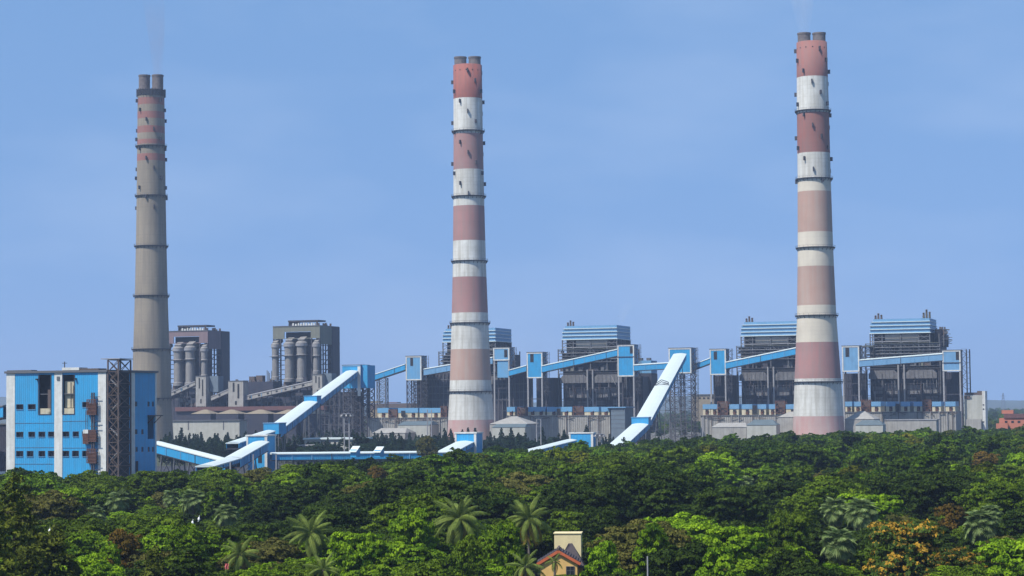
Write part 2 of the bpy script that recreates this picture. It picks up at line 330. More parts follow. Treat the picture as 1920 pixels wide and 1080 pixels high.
    for s_ in range(3):
        z = z1
        j = 0
        while z > z0:
            a = math.radians(phase + s_*120 + j*30); q = Vector((math.cos(a), math.sin(a), 0))
            y = ytop + (zt - z)/k; r = r_of(y); b = MB()
            p = c + q*(r+0.9) + Vector((0, 0, z)); b.beam(p - Vector((0, 0, 1.1)), p + Vector((0, 0, 1.1)), 0.1, STEEL)
            tq = Vector((-q.y, q.x, 0))
            e0, e1 = c + q*(r-0.2), c + q*(r+1.6); hh = 1.35; th = 0.4
            b.hexa([e0 - tq*th + Vector((0, 0, z-hh)), e1 - tq*th + Vector((0, 0, z-hh)), e1 + tq*th + Vector((0, 0, z-hh)), e0 + tq*th + Vector((0, 0, z-hh)),
                    e0 - tq*th + Vector((0, 0, z+hh)), e1 - tq*th + Vector((0, 0, z+hh)), e1 + tq*th + Vector((0, 0, z+hh)), e0 + tq*th + Vector((0, 0, z+hh))], STEEL)
            b.build('strake_fin', t); z -= 88/12; j += 1
    return t, c, zf, rt
CH = []
CH.append(chimney('tall grey-brown concrete chimney with thin red bands near its top, beside the blue crusher building', 284, 276, 1600, 141, 170,
    [(170, 50), (190, 50), (367, 54), (461, 57), (554, 61), (654, 67), (746, 74), (800, 79)],
    [(185, 198, DEEPP), (211, 224, DEEPP), (238, 251, DEEPP), (263, 272, DEEPP), (290, 303, DEEPP)], [274, 367, 461, 554, 654, 746], CONC, (190, 400), 200, holes=False, crown=True))
CH.append(chimney('middle chimney of the three, red and white bands with a brick-red top section', 883, 875, 1515, 107, 123,
    [(123, 54), (246, 55), (368, 58), (489, 62), (605, 69), (733, 79), (800, 87)],
    [(123, 186, REDP), (252, 319, PINKP), (387, 452, PINKP), (520, 587, PINKP), (655, 713, PINKO), (787, 860, PINKL)], [246, 368, 489, 605, 733], WPAINT, (135, 375), 150))
CH.append(chimney('tallest red and white banded chimney on the right, white smoke rising from its flues', 1535, 1519, 1418, 62, 80,
    [(80, 57), (208, 60), (335, 62), (464, 66), (591, 73), (715, 87), (800, 95)],
    [(80, 146, DEEPP), (213, 288, DEEPP), (340, 360, CRPAINT), (360, 436, PINKO), (436, 500, CRPAINT), (500, 573, PINKO), (573, 642, CRPAINT), (642, 710, PINKP), (780, 870, PINKL)], [208, 335, 464, 591, 715], WPAINT, (95, 345), 170))

# ------------------------------------------------------------------ smoke
def smoke(label, c, z0, z1, r0, r1, dx, color, dens):
    b = MB(); n = 24; prof = []; m = bpy.data.materials.new('smoke_vapour'); m.use_nodes = True; t = m.node_tree; t.nodes.clear()
    K = 8; pts = []; fs = []
    for j in range(K+1):
        f = j/K; cc = c + Vector((dx*f*f, 0, 0)); r = r0 + (r1-r0)*f**0.8
        for i in range(n): a = i*2*math.pi/n; pts.append((cc.x + r*math.cos(a), cc.y + r*math.sin(a), z0+(z1-z0)*f))
    for j in range(K):
        for i in range(n): fs.append((j*n+i, j*n+(i+1) % n, (j+1)*n+(i+1) % n, (j+1)*n+i))
    fs.append(tuple(range(n-1, -1, -1))); fs.append(tuple(K*n+i for i in range(n)))
    b.poly(pts, fs, m); o = b.build('smoke', kind='stuff'); o['label'] = label
    v = t.nodes.new('ShaderNodeVolumePrincipled'); v.inputs['Color'].default_value = (*color, 1)
    tcn = t.nodes.new('ShaderNodeTexCoord'); nz = t.nodes.new('ShaderNodeTexNoise'); nz.inputs['Scale'].default_value = 0.055; nz.inputs['Detail'].default_value = 3
    mp_ = t.nodes.new('ShaderNodeMapping'); mp_.inputs['Scale'].default_value = (1, 1, 0.4); t.links.new(tcn.outputs['Object'], mp_.inputs[0]); t.links.new(mp_.outputs[0], nz.inputs['Vector'])
    mr = t.nodes.new('ShaderNodeMapRange'); mr.inputs[1].default_value = 0.35; mr.inputs[2].default_value = 0.7; mr.inputs[4].default_value = dens; t.links.new(nz.outputs['Fac'], mr.inputs[0])
    gr = t.nodes.new('ShaderNodeSeparateXYZ'); t.links.new(tcn.outputs['Object'], gr.inputs[0])
    fade = t.nodes.new('ShaderNodeMapRange'); fade.inputs[1].default_value = 0; fade.inputs[2].default_value = z1-z0; fade.inputs[3].default_value = 1; fade.inputs[4].default_value = 0.12; t.links.new(gr.outputs[2], fade.inputs[0])
    mu = t.nodes.new('ShaderNodeMath'); mu.operation = 'MULTIPLY'; t.links.new(mr.outputs[0], mu.inputs[0]); t.links.new(fade.outputs[0], mu.inputs[1]); t.links.new(mu.outputs[0], v.inputs['Density'])
    ou = t.nodes.new('ShaderNodeOutputMaterial'); t.links.new(v.outputs[0], ou.inputs['Volume'])
(_, c0, z0_, r0_), (_, c1, z1_, r1_), (_, c2, z2_, r2_) = CH
smoke('thin brown smoke above the left chimney', c0 + Vector((r0_*0.5, 0, 0)), z0_+0.3, 347, 3.5, 9, -4, (0.55, 0.45, 0.45), 0.06)
smoke('faint white smoke above the right chimney', c2 + Vector((-r2_*0.5, 0, 0)), z2_+0.3, 347, 3.5, 15, -8, (0.9, 0.9, 0.9), 0.035)
# ------------------------------------------------------------------ blue crusher building (left)
def wall_cells(b, ua, ub, za, zb, holes, w0, w1, m, side=None):
    """wall with real openings; holes in (u0,u1,z0,z1); side: build along w at fixed u"""
    us = sorted({ua, ub, *[min(max(h[0], ua), ub) for h in holes], *[min(max(h[1], ua), ub) for h in holes]})
    zs = sorted({za, zb, *[min(max(h[2], za), zb) for h in holes], *[min(max(h[3], za), zb) for h in holes]})
    for i in range(len(us)-1):
        run = None
        for j in range(len(zs)-1):
            cu, cz = (us[i]+us[i+1])/2, (zs[j]+zs[j+1])/2
            solid = not any(h[0] < cu < h[1] and h[2] < cz < h[3] for h in holes)
            if solid and run is None: run = zs[j]
            if (not solid or j == len(zs)-2) and run is not None:
                top = zs[j+1] if solid else zs[j]
                if side is None: b.box(us[i], us[i+1], w0, w1, run, top, m)
                else: b.box(side[0], side[1], us[i], us[i+1], run, top, m)
                run = None
def crusher():
    w = w_at(105, 850)
    u0, zt = uz(12, 700, w); u1 = uz(199, 700, w)[0]
    t = thing('crusher_building', 'tall bright blue sheet-clad crusher building with white pilasters at the left edge', 'building', row((u0+u1)/2, w, 0))
    D = wz(293, 760, u1)[0] - w
    z = lambda y, x=105: uz(x, y, w)[1]
    U = lambda x, y=800: uz(x, y, w)[0]
    wins = [(31, 43), (53, 66)], [(31, 43), (54, 65), (73, 84), (91, 101), (118, 129), (137, 147), (155, 163)], [(31, 43), (51, 62), (73, 84), (91, 101), (118, 129), (136, 147), (155, 166)]
    holes = []
    for r, (y0, y1) in zip(wins, [(758, 767), (810, 819), (846, 856)]):
        holes += [(U(a), U(b), z(y1), z(y0)) for a, b in r]
    holes.append((U(155), U(166), z(764), z(755)))
    slots = [(U(73), U(95), z(776), z(702)), (U(118), U(139), z(776), z(703))]
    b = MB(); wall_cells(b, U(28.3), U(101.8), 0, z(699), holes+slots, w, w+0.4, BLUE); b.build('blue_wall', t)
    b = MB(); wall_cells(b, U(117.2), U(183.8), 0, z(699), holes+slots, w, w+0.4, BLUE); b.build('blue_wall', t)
    for a, c in ((12, 28), (102, 117), (184, 199)):
        b = MB(); b.box(U(a), U(c), w-0.12, w+0.4, 0, z(699.2), WHITE); b.build('white_pilaster', t)
    # structure behind the front: back wall and floors so the openings look into a dark hall
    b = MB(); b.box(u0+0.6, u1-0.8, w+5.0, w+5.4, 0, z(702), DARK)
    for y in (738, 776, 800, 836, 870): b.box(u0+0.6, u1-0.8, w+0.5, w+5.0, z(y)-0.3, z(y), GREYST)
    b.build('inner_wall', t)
    for h in holes:
        b = MB(); g = 0.18; a, c, e, f = h
        b.box(a-g, c+g, w-0.1, w+0.05, f, f+g, STEEL); b.box(a-g, c+g, w-0.25, w+0.05, e-g, e, BLUE_FADED); b.box(a-g, a, w-0.1, w+0.05, e, f, STEEL); b.box(c, c+g, w-0.1, w+0.05, e, f, STEEL)
        o = b.build('window', t); b = MB(); b.box(a-0.3, c+0.3, w+1.5, w+1.55, e-0.3, f+0.3, GLASS); b.box((a+c)/2-0.05, (a+c)/2+0.05, w+0.5, w+0.56, e, f, STEEL); b.build('pane', o)
    for k, (a, c, e, f) in enumerate(slots):
        b = MB(); m = CREAMW
        if k == 0:
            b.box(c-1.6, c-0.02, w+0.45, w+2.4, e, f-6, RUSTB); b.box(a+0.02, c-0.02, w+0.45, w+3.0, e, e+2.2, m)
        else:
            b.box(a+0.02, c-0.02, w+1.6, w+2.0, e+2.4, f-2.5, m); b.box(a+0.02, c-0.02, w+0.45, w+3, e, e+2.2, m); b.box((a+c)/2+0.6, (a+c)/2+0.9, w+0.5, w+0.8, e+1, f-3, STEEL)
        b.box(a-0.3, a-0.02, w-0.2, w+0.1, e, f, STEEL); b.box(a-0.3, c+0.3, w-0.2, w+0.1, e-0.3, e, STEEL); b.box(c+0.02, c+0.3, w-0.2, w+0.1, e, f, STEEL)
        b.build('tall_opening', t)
    # right side wall in shade
    S = lambda x, y: wz(x, y, u1)
    sh = []
    for x0, x1, y0, y1 in ((253, 257.5, 753, 762), (276.5, 281, 753, 762), (285, 289, 753, 762), (253, 258, 805, 814), (265, 269.5, 805, 814), (254, 258.5, 838, 847), (265, 269, 838, 847), (277, 281, 838, 847), (285, 289, 838, 847), (277, 289, 780, 823)):
        sh.append((S(x0, y0)[0], S(x1, y0)[0], S((x0+x1)/2, y1)[1], S((x0+x1)/2, y0)[1]))
    wa = S(252.5, 760)[0]; wb = S(290.5, 760)[0]
    b = MB(); wall_cells(b, w+0.4, w+D, 0, z(699), sh, 0, 0, BLUE, side=(u1-0.4, u1)); b.build('side_wall', t)
    for q0, q1 in ((S(245, 760)[0], wa), (wb, w+D)):
        b = MB(); b.box(u1+0.01, u1+0.15, q0, q1, 0, z(699.2), WHITE); b.build('white_pilaster', t)
    for h in sh[:-1]:
        b = MB(); a, c, e, f = h; b.box(u1-0.3, u1-0.26, a, c, e, f, GLASS); o = b.build('window', t)
        b = MB(); b.box(u1-0.1, u1+0.1, a-0.15, c+0.15, e-0.2, e, PALEBLUE); b.build('sill', o)
    a, c, e, f = sh[-1]; b = MB(); b.box(u1-3, u1-2.8, a, c, e, f, DARK); b.box(u1+0.02, u1+3.4, a-0.3, c+1.5, f, f+0.35, STEEL); b.beam(row(u1, a, f-3), row(u1+3.2, a, f), 0.25, STEEL); b.beam(row(u1, c, f-3), row(u1+3.2, c, f), 0.25, STEEL); b.build('canopy', t)
    b = MB(); b.box(u1+0.02, u1+0.3, S(254, 870)[0], S(258, 870)[0], 0, z(868), DARK); b.build('door', t)
    b = MB(); b.box(u0, u0+0.4, w+0.4, w+D, 0, z(699), BLUE); b.box(u0+0.4, u1-0.4, w+D-0.4, w+D, 0, z(699), BLUE); b.build('rear_wall', t)
    # roof slab, ledge, small roof pieces
    zr = z(699); b = MB(); b.box(u0-0.6, u1+0.7, w-0.7, w+D+0.7, zr+0.02, zr+0.9, GREYST)
    b.build('roof', t); rf = LAST[0]
    b = MB(); b.box(U(118), U(150), w-0.8, w+6, zr+0.92, zr+2.0, WHITE); b.box(U(150)+0.1, U(186), w-0.5, w+6, zr+0.92, zr+1.5, RUSTB); b.box(U(14), U(60), w-0.5, w+4, zr+0.92, zr+1.3, GREYST); b.build('parapet_sheet', rf)
    b = MB(); q = row(U(109), w+5, zr+0.9); b.beam(q, q+Vector((0, 0, 3.6)), 0.3, STEEL); b.beam(q+Vector((-1, 0, 3)), q+Vector((1, 0, 3)), 0.2, STEEL); b.build('antenna', rf)
    # rusty balconies and chute pipes on the front
    for x0, x1, y0, y1 in ((167, 184, 750, 778), (160, 170, 813, 832), (170, 184, 807, 828), (167, 184, 842, 868)):
        b = MB(); a, c = U(x0), U(x1); e, f = z(y1), z(y0)
        b.box(a, c, w-1.9, w-0.15, e, e+0.25, STEEL)
        for k in range(9): uu = a + (c-a)*k/8; b.beam(row(uu, w-1.85, e), row(uu, w-1.85, f), 0.22, RUST)
        for k in range(5): zz = e + (f-e)*k/4; b.beam(row(a, w-1.85, zz), row(c, w-1.85, zz), 0.22, RUST); b.beam(row(c, w-1.85, zz), row(c, w-0.15, zz), 0.2, RUST); b.beam(row(a, w-1.85, zz), row(a, w-0.15, zz), 0.2, RUST)
        b.box(a+0.2, c-0.3, w-1.5, w-0.2, e+0.3, f-(f-e)*0.3, RUST)
        b.build('rusty_balcony', t)
    b = MB(); b.box(U(160.5), U(170), w-2.1, w-0.2, z(813), z(806), WHITE); b.build('white_cover', t)
    b = MB()
    for x in (175, 179): b.beam(row(U(x), w-1.2, 0), row(U(x), w-1.2, z(737)), 0.5, STEEL)
    for y in (745, 790, 800, 833, 870, 880): b.beam(row(U(172), w-1.2, z(y)), row(U(190), w-1.2, z(y)), 0.2, STEEL)
    for x in (162, 165): b.beam(row(U(x), w-0.6, z(813)), row(U(x), w-0.6, z(770)), 0.15, STEEL)
    b.build('downpipe', t)
    for x in (69, 141):
        b = MB(); b.box(U(x), U(x+3), w-1.2, w-0.05, z(712), z(709.5), DARK); b.build('wall_lamp', t)
    b = MB(); b.box(U(107), U(112), w-0.4, w-0.13, z(713), z(706), GREYST); b.build('junction_box', t)
    # thin conduits crossing the wall (photo: fine dark lines)
    b = MB()
    for y, x0, x1 in ((793, 28, 101), (839, 28, 101), (790, 118, 165), (840, 118, 165), (870, 15, 100)): b.beam(row(U(x0), w-0.05, z(y)), row(U(x1), w-0.05, z(y)), 0.12, GREYST)
    b.build('conduit', t)
    # stair tower at the right front corner
    s0, s1 = u1+0.5, U(222)
    wd = wz(245, 760, s1)[0]
    t2 = thing('lattice_stair_tower', 'rusty open lattice stair tower against the right side of the blue crusher building', 'stair tower', row((s0+s1)/2, w+2, 0))
    zt2 = z(675, 200); b = MB(); b.lattice(s0+0.3, s1, w, wd, 0.1, zt2, 4.6, 0.5, RUSTB, 0.26); b.build('steel_frame', t2)
    for i, zz in enumerate(np.arange(2, zt2-4, 3.2)):
        b = MB(); a, c = (s0+1, s1-0.8) if i % 2 else (s1-0.8, s0+1); b.beam(row(a, w+1.2, zz), row(c, w+1.2, zz+3.2), 1.1, PALEST if i % 3 == 0 else RUSTB, 0.25); b.build('stair_flight', t2)
    b = MB(); b.box(s0+0.6, s1-0.4, w+2.2, wd-0.4, 0, z(700), DARK); b.build('shaft_lining', t2)
    b = MB(); b.box(s0-2.6, s1+0.8, w-0.5, wd+0.8, zt2+0.3, zt2+0.6, PALEST); b.build('roof', t2)
crusher()

# ------------------------------------------------------------------ transfer towers and conveyor galleries
def gallery(P, Q, width, h, label, side=None, roof=None, trestles=(), ribs=0, seams=0, group=None, windows=0):
    side = side or BLUE; roof = roof or ROOFW
    t = thing('conveyor_gallery', label, 'conveyor', Vector((P.x, P.y, 0)), 0, group); a = width/2
    sd_ = Vector(((Q-P).y, -(Q-P).x, 0)).normalized()
    for s in (-1, 1):
        b = MB(); b.section(P, Q, [(s*a, 0.5), (s*(a-0.15), 0.5), (s*(a-0.15), h), (s*a, h)] if s > 0 else [(s*(a-0.15), 0.5), (s*a, 0.5), (s*a, h), (s*(a-0.15), h)], side); b.build('side_wall', t)
    n = max(1, int((Q-P).length/24)) if seams is not None else 1
    for i in range(n):
        p0, p1 = P + (Q-P)*(i/n), P + (Q-P)*((i+1)/n) - (Q-P).normalized()*(0.15 if i < n-1 else 0)
        e = 0.012*(i % 2); b = MB(); b.section(p0, p1, [(-a-0.35, h-0.35), (a+0.35, h-0.35), (a+0.35, h+0.1+e), (a*0.5, h+0.55+e), (0, h+0.7+e), (-a*0.5, h+0.55+e), (-a-0.35, h+0.1+e)], roof); b.build('roof_sheet', t)
    b = MB(); b.section(P, Q, [(-a+0.1, 0), (a-0.1, 0), (a-0.1, 0.45), (-a+0.1, 0.45)], STEEL); b.build('floor', t)
    n = int((Q-P).length/(ribs or 9))
    for i in range(1, n):
        c = P + (Q-P)*(i/n)
        for s in (-1, 1):
            b = MB(); b.beam(c + sd_*s*(a+0.1) + Vector((0, 0, 0.4)), c + sd_*s*(a+0.1) + Vector((0, 0, h-0.36)), 0.3, STEEL if i % 3 == 0 else BLUE_FADED); b.build('wall_rib', t)
    if windows:
        n = int((Q-P).length/windows); dr = (Q-P).normalized()
        for i in range(1, n):
            c = P + (Q-P)*(i/n); b = MB(); b.beam(c - sd_*(-a-0.05) + Vector((0, 0, h*0.55)) - dr*0.9, c - sd_*(-a-0.05) + Vector((0, 0, h*0.55)) + dr*0.9, 0.3, DARK, 1.2); b.build('window', t)
    for f in trestles:
        c = P + (Q-P)*f; b = MB(); hh = c.z
        if hh < 2: continue
        for s in (-1, 1): b.beam(Vector((c.x, c.y, 0)) + sd_*s*(a+hh*0.04), c + sd_*s*a*0.8, 0.5, GREYST)
        k = max(1, int(hh/6))
        for i in range(k):
            z0, z1 = hh*i/k, hh*(i+1)/k; g = lambda z, s: Vector((c.x, c.y, z)) + sd_*s*(a*0.8 + (a*0.2+hh*0.04)*(1-z/hh))
            b.beam(g(z0, -1), g(z1, 1), 0.22, GREYST); b.beam(g(z0, 1), g(z1, -1), 0.22, GREYST); b.beam(g(z1, -1), g(z1, 1), 0.25, GREYST)
        b.build('trestle', t)
    return t
TT = {}
def tower(key, x0, x1, yt, yb, w, dep, label, door=None, mid=None, clad=None, legs='lattice', trim=True, stair=True, lower=None, white_post=None, dark_zone=None):
    ym = (yt+yb)/2; xm = (x0+x1)/2; clad = clad or BLUE
    ua, ub = uz(x0, ym, w)[0], uz(x1, ym, w)[0]; zt, zb = uz(xm, yt, w)[1], max(0, uz(xm, yb, w)[1])
    t = thing('transfer_tower', label, 'transfer tower', row((ua+ub)/2, w+dep/2, 0))
    X = lambda x: uz(x, ym, w)[0]; Z = lambda y: uz(xm, y, w)[1]
    b = MB(); b.box(ua, ub, w, w+dep, zb, zt, clad); b.build('blue_housing' if clad in (BLUE, BLUE_FADED, PALEBLUE) else 'housing', t)
    b = MB(); b.box(ua-0.4, ub+0.4, w-0.4, w+dep+0.4, zt+0.01, zt+0.5, GREYST); b.build('roof', t)
    if trim:
        g = 0.9
        for q in ((ua-0.05, ub+0.05, w-0.25, w-0.01, zt-g, zt), (ua-0.05, ua+g, w-0.25, w-0.01, zb+g, zt-g), (ub-g, ub+0.05, w-0.25, w-0.01, zb+g, zt-g), (ua-0.05, ub+0.05, w-0.25, w-0.01, zb, zb+g), (ub+0.01, ub+0.2, w, w+g, zb, zt), (ub+0.01, ub+0.2, w+dep-g, w+dep, zb, zt)):
            b = MB(); b.box(*q, WHITE); b.build('white_trim', t)
        for q in range(1, 5):   # sheet joints
            b = MB(); uu = ua+(ub-ua)*q/5; b.box(uu-0.07, uu+0.07, w-0.06, w-0.005, zb+g, zt-g, clad); b.build('sheet_joint', t)
    if door:
        a, c, e, f = door; b = MB(); ux, uy = X(a), X(c); z0, z1 = Z(f), Z(e)
        b.box(ux, uy, w-0.12, w-0.02, z0, z1, DARK); b.box(ux-0.25, ux, w-0.2, w-0.02, z0, z1, STEEL); b.box(uy, uy+0.25, w-0.2, w-0.02, z0, z1, STEEL); b.build('tall_opening', t)
    if mid:
        b = MB(); b.box(ua-0.1, ub+0.1, w-0.5, w-0.26, Z(mid)-0.25, Z(mid)+0.25, STEEL); b.build('ledge', t)
    if lower:
        a, c, e, f, m = lower; b = MB(); b.box(X(a), X(c), w+0.5, w+dep-0.5, max(0, Z(f)), Z(e), m); b.build('lower_housing', t)
    if zb > 6 and legs:
        if legs == 'lattice':
            b = MB(); b.lattice(ua+0.6, ub-0.6, w+0.6, w+dep-0.6, 0, zb, 5.5, 0.8, STEEL, 0.4); b.build('steel_frame', t)
            b = MB(); um = (ua+ub)/2; b.lattice(um-1.5, um+1.5, w+dep*0.3, w+dep*0.6, 0, zb, 5.5, 0.45, STEEL, 0.3); b.build('chute_frame', t)
        elif legs == 'posts':
            for q in (ua+0.6, ub-0.6):
                for r in (w+0.6, w+dep-0.6): b = MB(); b.beam(row(q, r, 0), row(q, r, zb), 1.1, PALEST if r < w+1 else STEEL); b.build('leg', t)
            b = MB()
            for i in range(1, int(zb/9)): b.box(ua+0.6, ub-0.6, w+1.4, w+1.7, i*9-0.3, i*9+0.3, STEEL)
            b.build('cross_beam', t)
    if stair:
        b = MB(); s0, s1 = ub+0.8, ub+4.2; n = 0; zz = 0 if legs == 'lattice' else max(0, zb-14)
        for q, r in ((s0, w+1), (s1, w+1), (s0, w+5), (s1, w+5)): b.beam(row(q, r, zz), row(q, r, zt+0.5), 0.3, STEEL)
        b.build('stair_frame', t)
        while zz < zt - 3:
            b = MB(); a, c = (s0, s1) if n % 2 else (s1, s0); b.beam(row(a, w+1.5, zz), row(c, w+1.5, zz+3.3), 1.0, STEEL, 0.3)
            b.box(s0-0.4, s1+0.8, w+0.8, w+5, zz+3.2, zz+3.35, GREYST); b.beam(row(s0-0.4, w+0.8, zz+4.2), row(s1+0.8, w+0.8, zz+4.2), 0.12, GREYST); b.build('stair_flight', t); zz += 3.3; n += 1
    TT[key] = (ua, ub, zb, zt, w, dep)
    return t
WT = 212
tower('c', 761, 790, 668, 713, WT, 12, 'faded blue transfer tower on dark lattice legs left of the middle chimney', door=(770, 774, 670, 686), clad=BLUE_FADED)
tower('d', 925, 955, 652, 676, WT, 12, 'small faded blue transfer tower with long lower box, just right of the middle chimney', door=(946, 951, 656, 670), clad=BLUE_FADED, legs='posts', lower=(932, 953, 676, 708, BLUE_FADED))
tower('e', 988, 1017, 661, 709, WT, 12, 'bright blue transfer tower with white edges, second right of the middle chimney', door=(995, 1000, 664, 679), legs='posts')
tower('f', 1158, 1189, 647, 706, WT, 13, 'tall bright blue transfer tower with a ledge across its middle, left of the steep conveyor', door=(1182, 1187, 649, 663), mid=669, legs='posts')
tower('g', 1254, 1296, 653, 700, WT-4, 16, 'blue transfer tower on lattice legs that receives the steep white-roofed conveyor', legs='lattice')
tower('h', 1331, 1361, 655, 703, WT, 12, 'bright blue transfer tower standing alone between the steep conveyor and the right chimney', door=(1339, 1344, 659, 674), legs='posts')
tower('i', 1579, 1611, 649, 697, WT, 12, 'pale blue transfer tower immediately right of the right chimney', door=(1586, 1592, 651, 669), clad=PALEBLUE, legs='posts')
tower('j', 1767, 1801, 657, 696, WT, 12, 'pale blue transfer tower at the far right end of the high conveyor line', door=(1793, 1798, 660, 675), mid=680, clad=PALEBLUE, legs='posts')
def wide_support():
    # head tower of the left inclined conveyor: blue box over a deep dark lattice block
    w = w_at(665, 1640)
    t = tower('b', 642, 676, 685, 728, w, 18, 'blue head tower of the left rising conveyor, with a white corner strip', trim=False, legs='lattice', stair=False)
    ua, ub, zb, zt, _, dep = TT['b']
    b = MB(); b.box(ub-2.4, ub+0.02, w-0.2, w-0.01, zb-6, zt-0.1, WHITE); b.build('corner_strip', t)
    ub2 = uz(687, 700, w)[0]; b = MB(); b.box(ub+0.2, ub2, w+2, w+dep, zb, zt, BLUE); b.build('blue_housing', t)
    b = MB(); b.box(ua, ub, w-0.35, w-0.2, zt-0.8, zt, PALEBLUE); b.build('fascia', t)
    b = MB(); b.lattice(ub+0.5, ub2-0.3, w+2, w+dep-1, 0, zb, 5, 0.7, STEEL, 0.4); b.build('steel_frame', t)
    t2 = thing('coal_bunker_block', 'dark slate clad bunker block below the blue head tower of the left rising conveyor', 'bunker', row(ua-8, w+30, 0))
    b = MB(); b.prect(622, 735, 664, 815, w+24, 20, SLATE); b.build('dark_wall', t2)
    b = MB()
    for x in range(600, 690, 9):
        u = uz(x, 760, w+22)[0]; yt = 700 + (690-x)*0.42; z = uz(x, yt, w+22)[1]; b.beam(row(u, w+22, 0), row(u, w+22, z), 0.9, STEEL)
    for y in (742, 760, 778, 796): b.beam(row(uz(600, y, w+21)[0], w+21, uz(640, y, w+21)[1]), row(uz(688, y, w+21)[0], w+21, uz(640, y, w+21)[1]), 0.6, STEEL)
    b.build('steel_frame', t2)
wide_support()
def P_of(x, y, w, h): p = pw(x, y, w); p.z -= h; return p
HW = WT + 3
gg = 'high level coal conveyor galleries between the transfer towers'
gallery(P_of(684, 709, HW, 5), P_of(762, 683, HW, 5), 7, 5, 'blue gallery rising from the blue head tower to the faded blue tower', trestles=(), group=gg)
gallery(P_of(797, 691, HW, 6), P_of(926, 669, HW, 6), 7, 5.5, 'pale blue gallery passing behind the middle chimney', PALEBLUE, group=gg)
gallery(P_of(956, 692, HW, 6), P_of(989, 683, HW, 6), 7, 5, 'short blue gallery just right of the middle chimney', group=gg)
gallery(P_of(1018, 685, HW, 6), P_of(1159, 654, HW, 6), 7, 5.5, 'bright blue gallery rising in front of the second grey boiler house', group=gg)
gallery(P_of(1190, 682, HW, 6), P_of(1255, 678, HW, 6), 7, 5, 'short blue gallery left of the tower with the steep conveyor', group=gg)
gallery(P_of(1296, 682, HW, 6), P_of(1333, 668, HW, 6), 7, 4.5, 'short blue gallery right of the tower with the steep conveyor', group=gg)
gallery(P_of(1362, 678, HW, 6), P_of(1538, 642, HW, 6), 7, 5.5, 'long blue gallery rising behind the right chimney', group=gg)
gallery(P_of(1612, 674, HW, 6), P_of(1768, 662, HW, 6), 7, 5.5, 'pale blue gallery in front of the far right boiler house', PALEBLUE, group=gg)
# lattice trestle under the first high gallery
w = HW; ua, za = uz(709, 706, w); t = thing('lattice_trestle', 'slender lattice trestle under the first high gallery, left of the middle chimney', 'trestle', row(ua+3, w, 0))
b = MB(); b.lattice(ua, uz(725, 706, w)[0], w-3, w+3, 0, za-1.5, 5, 0.6, GREYST, 0.4); b.build('steel_frame', t)

# inclined conveyors coming towards the camera

def inclined(x0, y0, d0, x1, y1, d1, width, h, label, **k):
    P, Q = pt(x0, y0, d0), pt(x1, y1, d1); P.z -= h+0.7; Q.z -= h+0.7; return gallery(P, Q, width, h, label, **k)
g1 = inclined(512, 803, 1130, 660, 694, 1640, 8.5, 4.5, 'long white-roofed blue conveyor climbing to the left blue head tower', trestles=(0.02, 0.2, 0.38, 0.55, 0.72, 0.88))
inclined(436, 828, 1010, 505, 806, 1110, 6, 3, 'low narrow white conveyor with pinkish patches climbing behind the small blue tower')
g2 = inclined(1203, 790, 1290, 1275, 662, 1640, 9.4, 4.5, 'steep broad white-roofed conveyor climbing to the blue tower on lattice legs', trestles=(0.25, 0.5, 0.75, 0.9))
inclined(1142, 846, 1125, 1203, 791, 1288, 9.2, 4.2, 'lower flatter stretch of the steep white-roofed conveyor, below its blue kink box')
inclined(296, 827, 962, 433, 862, 927, 6.5, 4.6, 'white-roofed blue conveyor falling from the blue crusher building', trestles=(0.12, 0.3, 0.5, 0.7, 0.88))
inclined(384, 871, 840, 434, 857, 925, 7, 2.2, 'low foot of the white conveyor that crosses in front of the coal yard', trestles=(0.6,))
inclined(436, 856, 928, 490, 826, 1010, 7, 4.4, 'short white-roofed conveyor rising into the small blue tower beside the coal yard', trestles=(0.15, 0.55))
def kink(x0, x1, y0, y1, d, dep, label, roof=None):
    w = w_at((x0+x1)/2, d); t = thing('kink_house', label, 'conveyor house', row(uz((x0+x1)/2, y1, w)[0], w+dep/2, 0)); b = MB()
    ua, ub, za, zb = b.prect(x0, y0, x1, y1, w, dep, BLUE); b.build('blue_housing', t)
    b = MB(); b.box(ua-0.3, ub+0.3, w-0.3, w+dep+0.3, zb+0.01, zb+0.4, roof or PALEBLUE); b.build('roof', t)
    b = MB()
    for q in (ua+0.5, ub-0.5): b.beam(row(q, w+0.5, 0), row(q, w+0.5, za), 0.5, GREYST); b.beam(row(q, w+dep-0.5, 0), row(q, w+dep-0.5, za), 0.5, GREYST)
    b.build('leg', t)
kink(494, 523, 794, 814, 1115, 9, 'small blue kink house at the foot of the long left conveyor')
kink(570, 594, 743, 757, 1325, 7, 'small blue collar house halfway up the long left conveyor')
kink(1184, 1216, 783, 797, 1280, 6, 'small blue kink house low on the steep right conveyor')
def bracket():
    c = pt(1241, 720, 1460); t = thing('walkway_bridge', 'small dark walkway arch over the middle of the steep white conveyor', 'walkway', c); b = MB()
    k = 1460/F
    for (xa, ya), (xb, yb) in (((1230, 719), (1240, 712)), ((1240, 712), (1252, 716)), ((1230, 722), (1241, 715)), ((1241, 716), (1253, 719)), ((1229, 724), (1230, 718)), ((1253, 723), (1253, 716))):
        for dd in (1456, 1462): b.beam(pt(xa, ya, dd), pt(xb, yb, dd), 0.5, STEEL)
    b.beam(pt(1231, 722, 1459), pt(1253, 719, 1459), 1.6, STEEL, 0.3); b.build('handrail', t)
bracket()

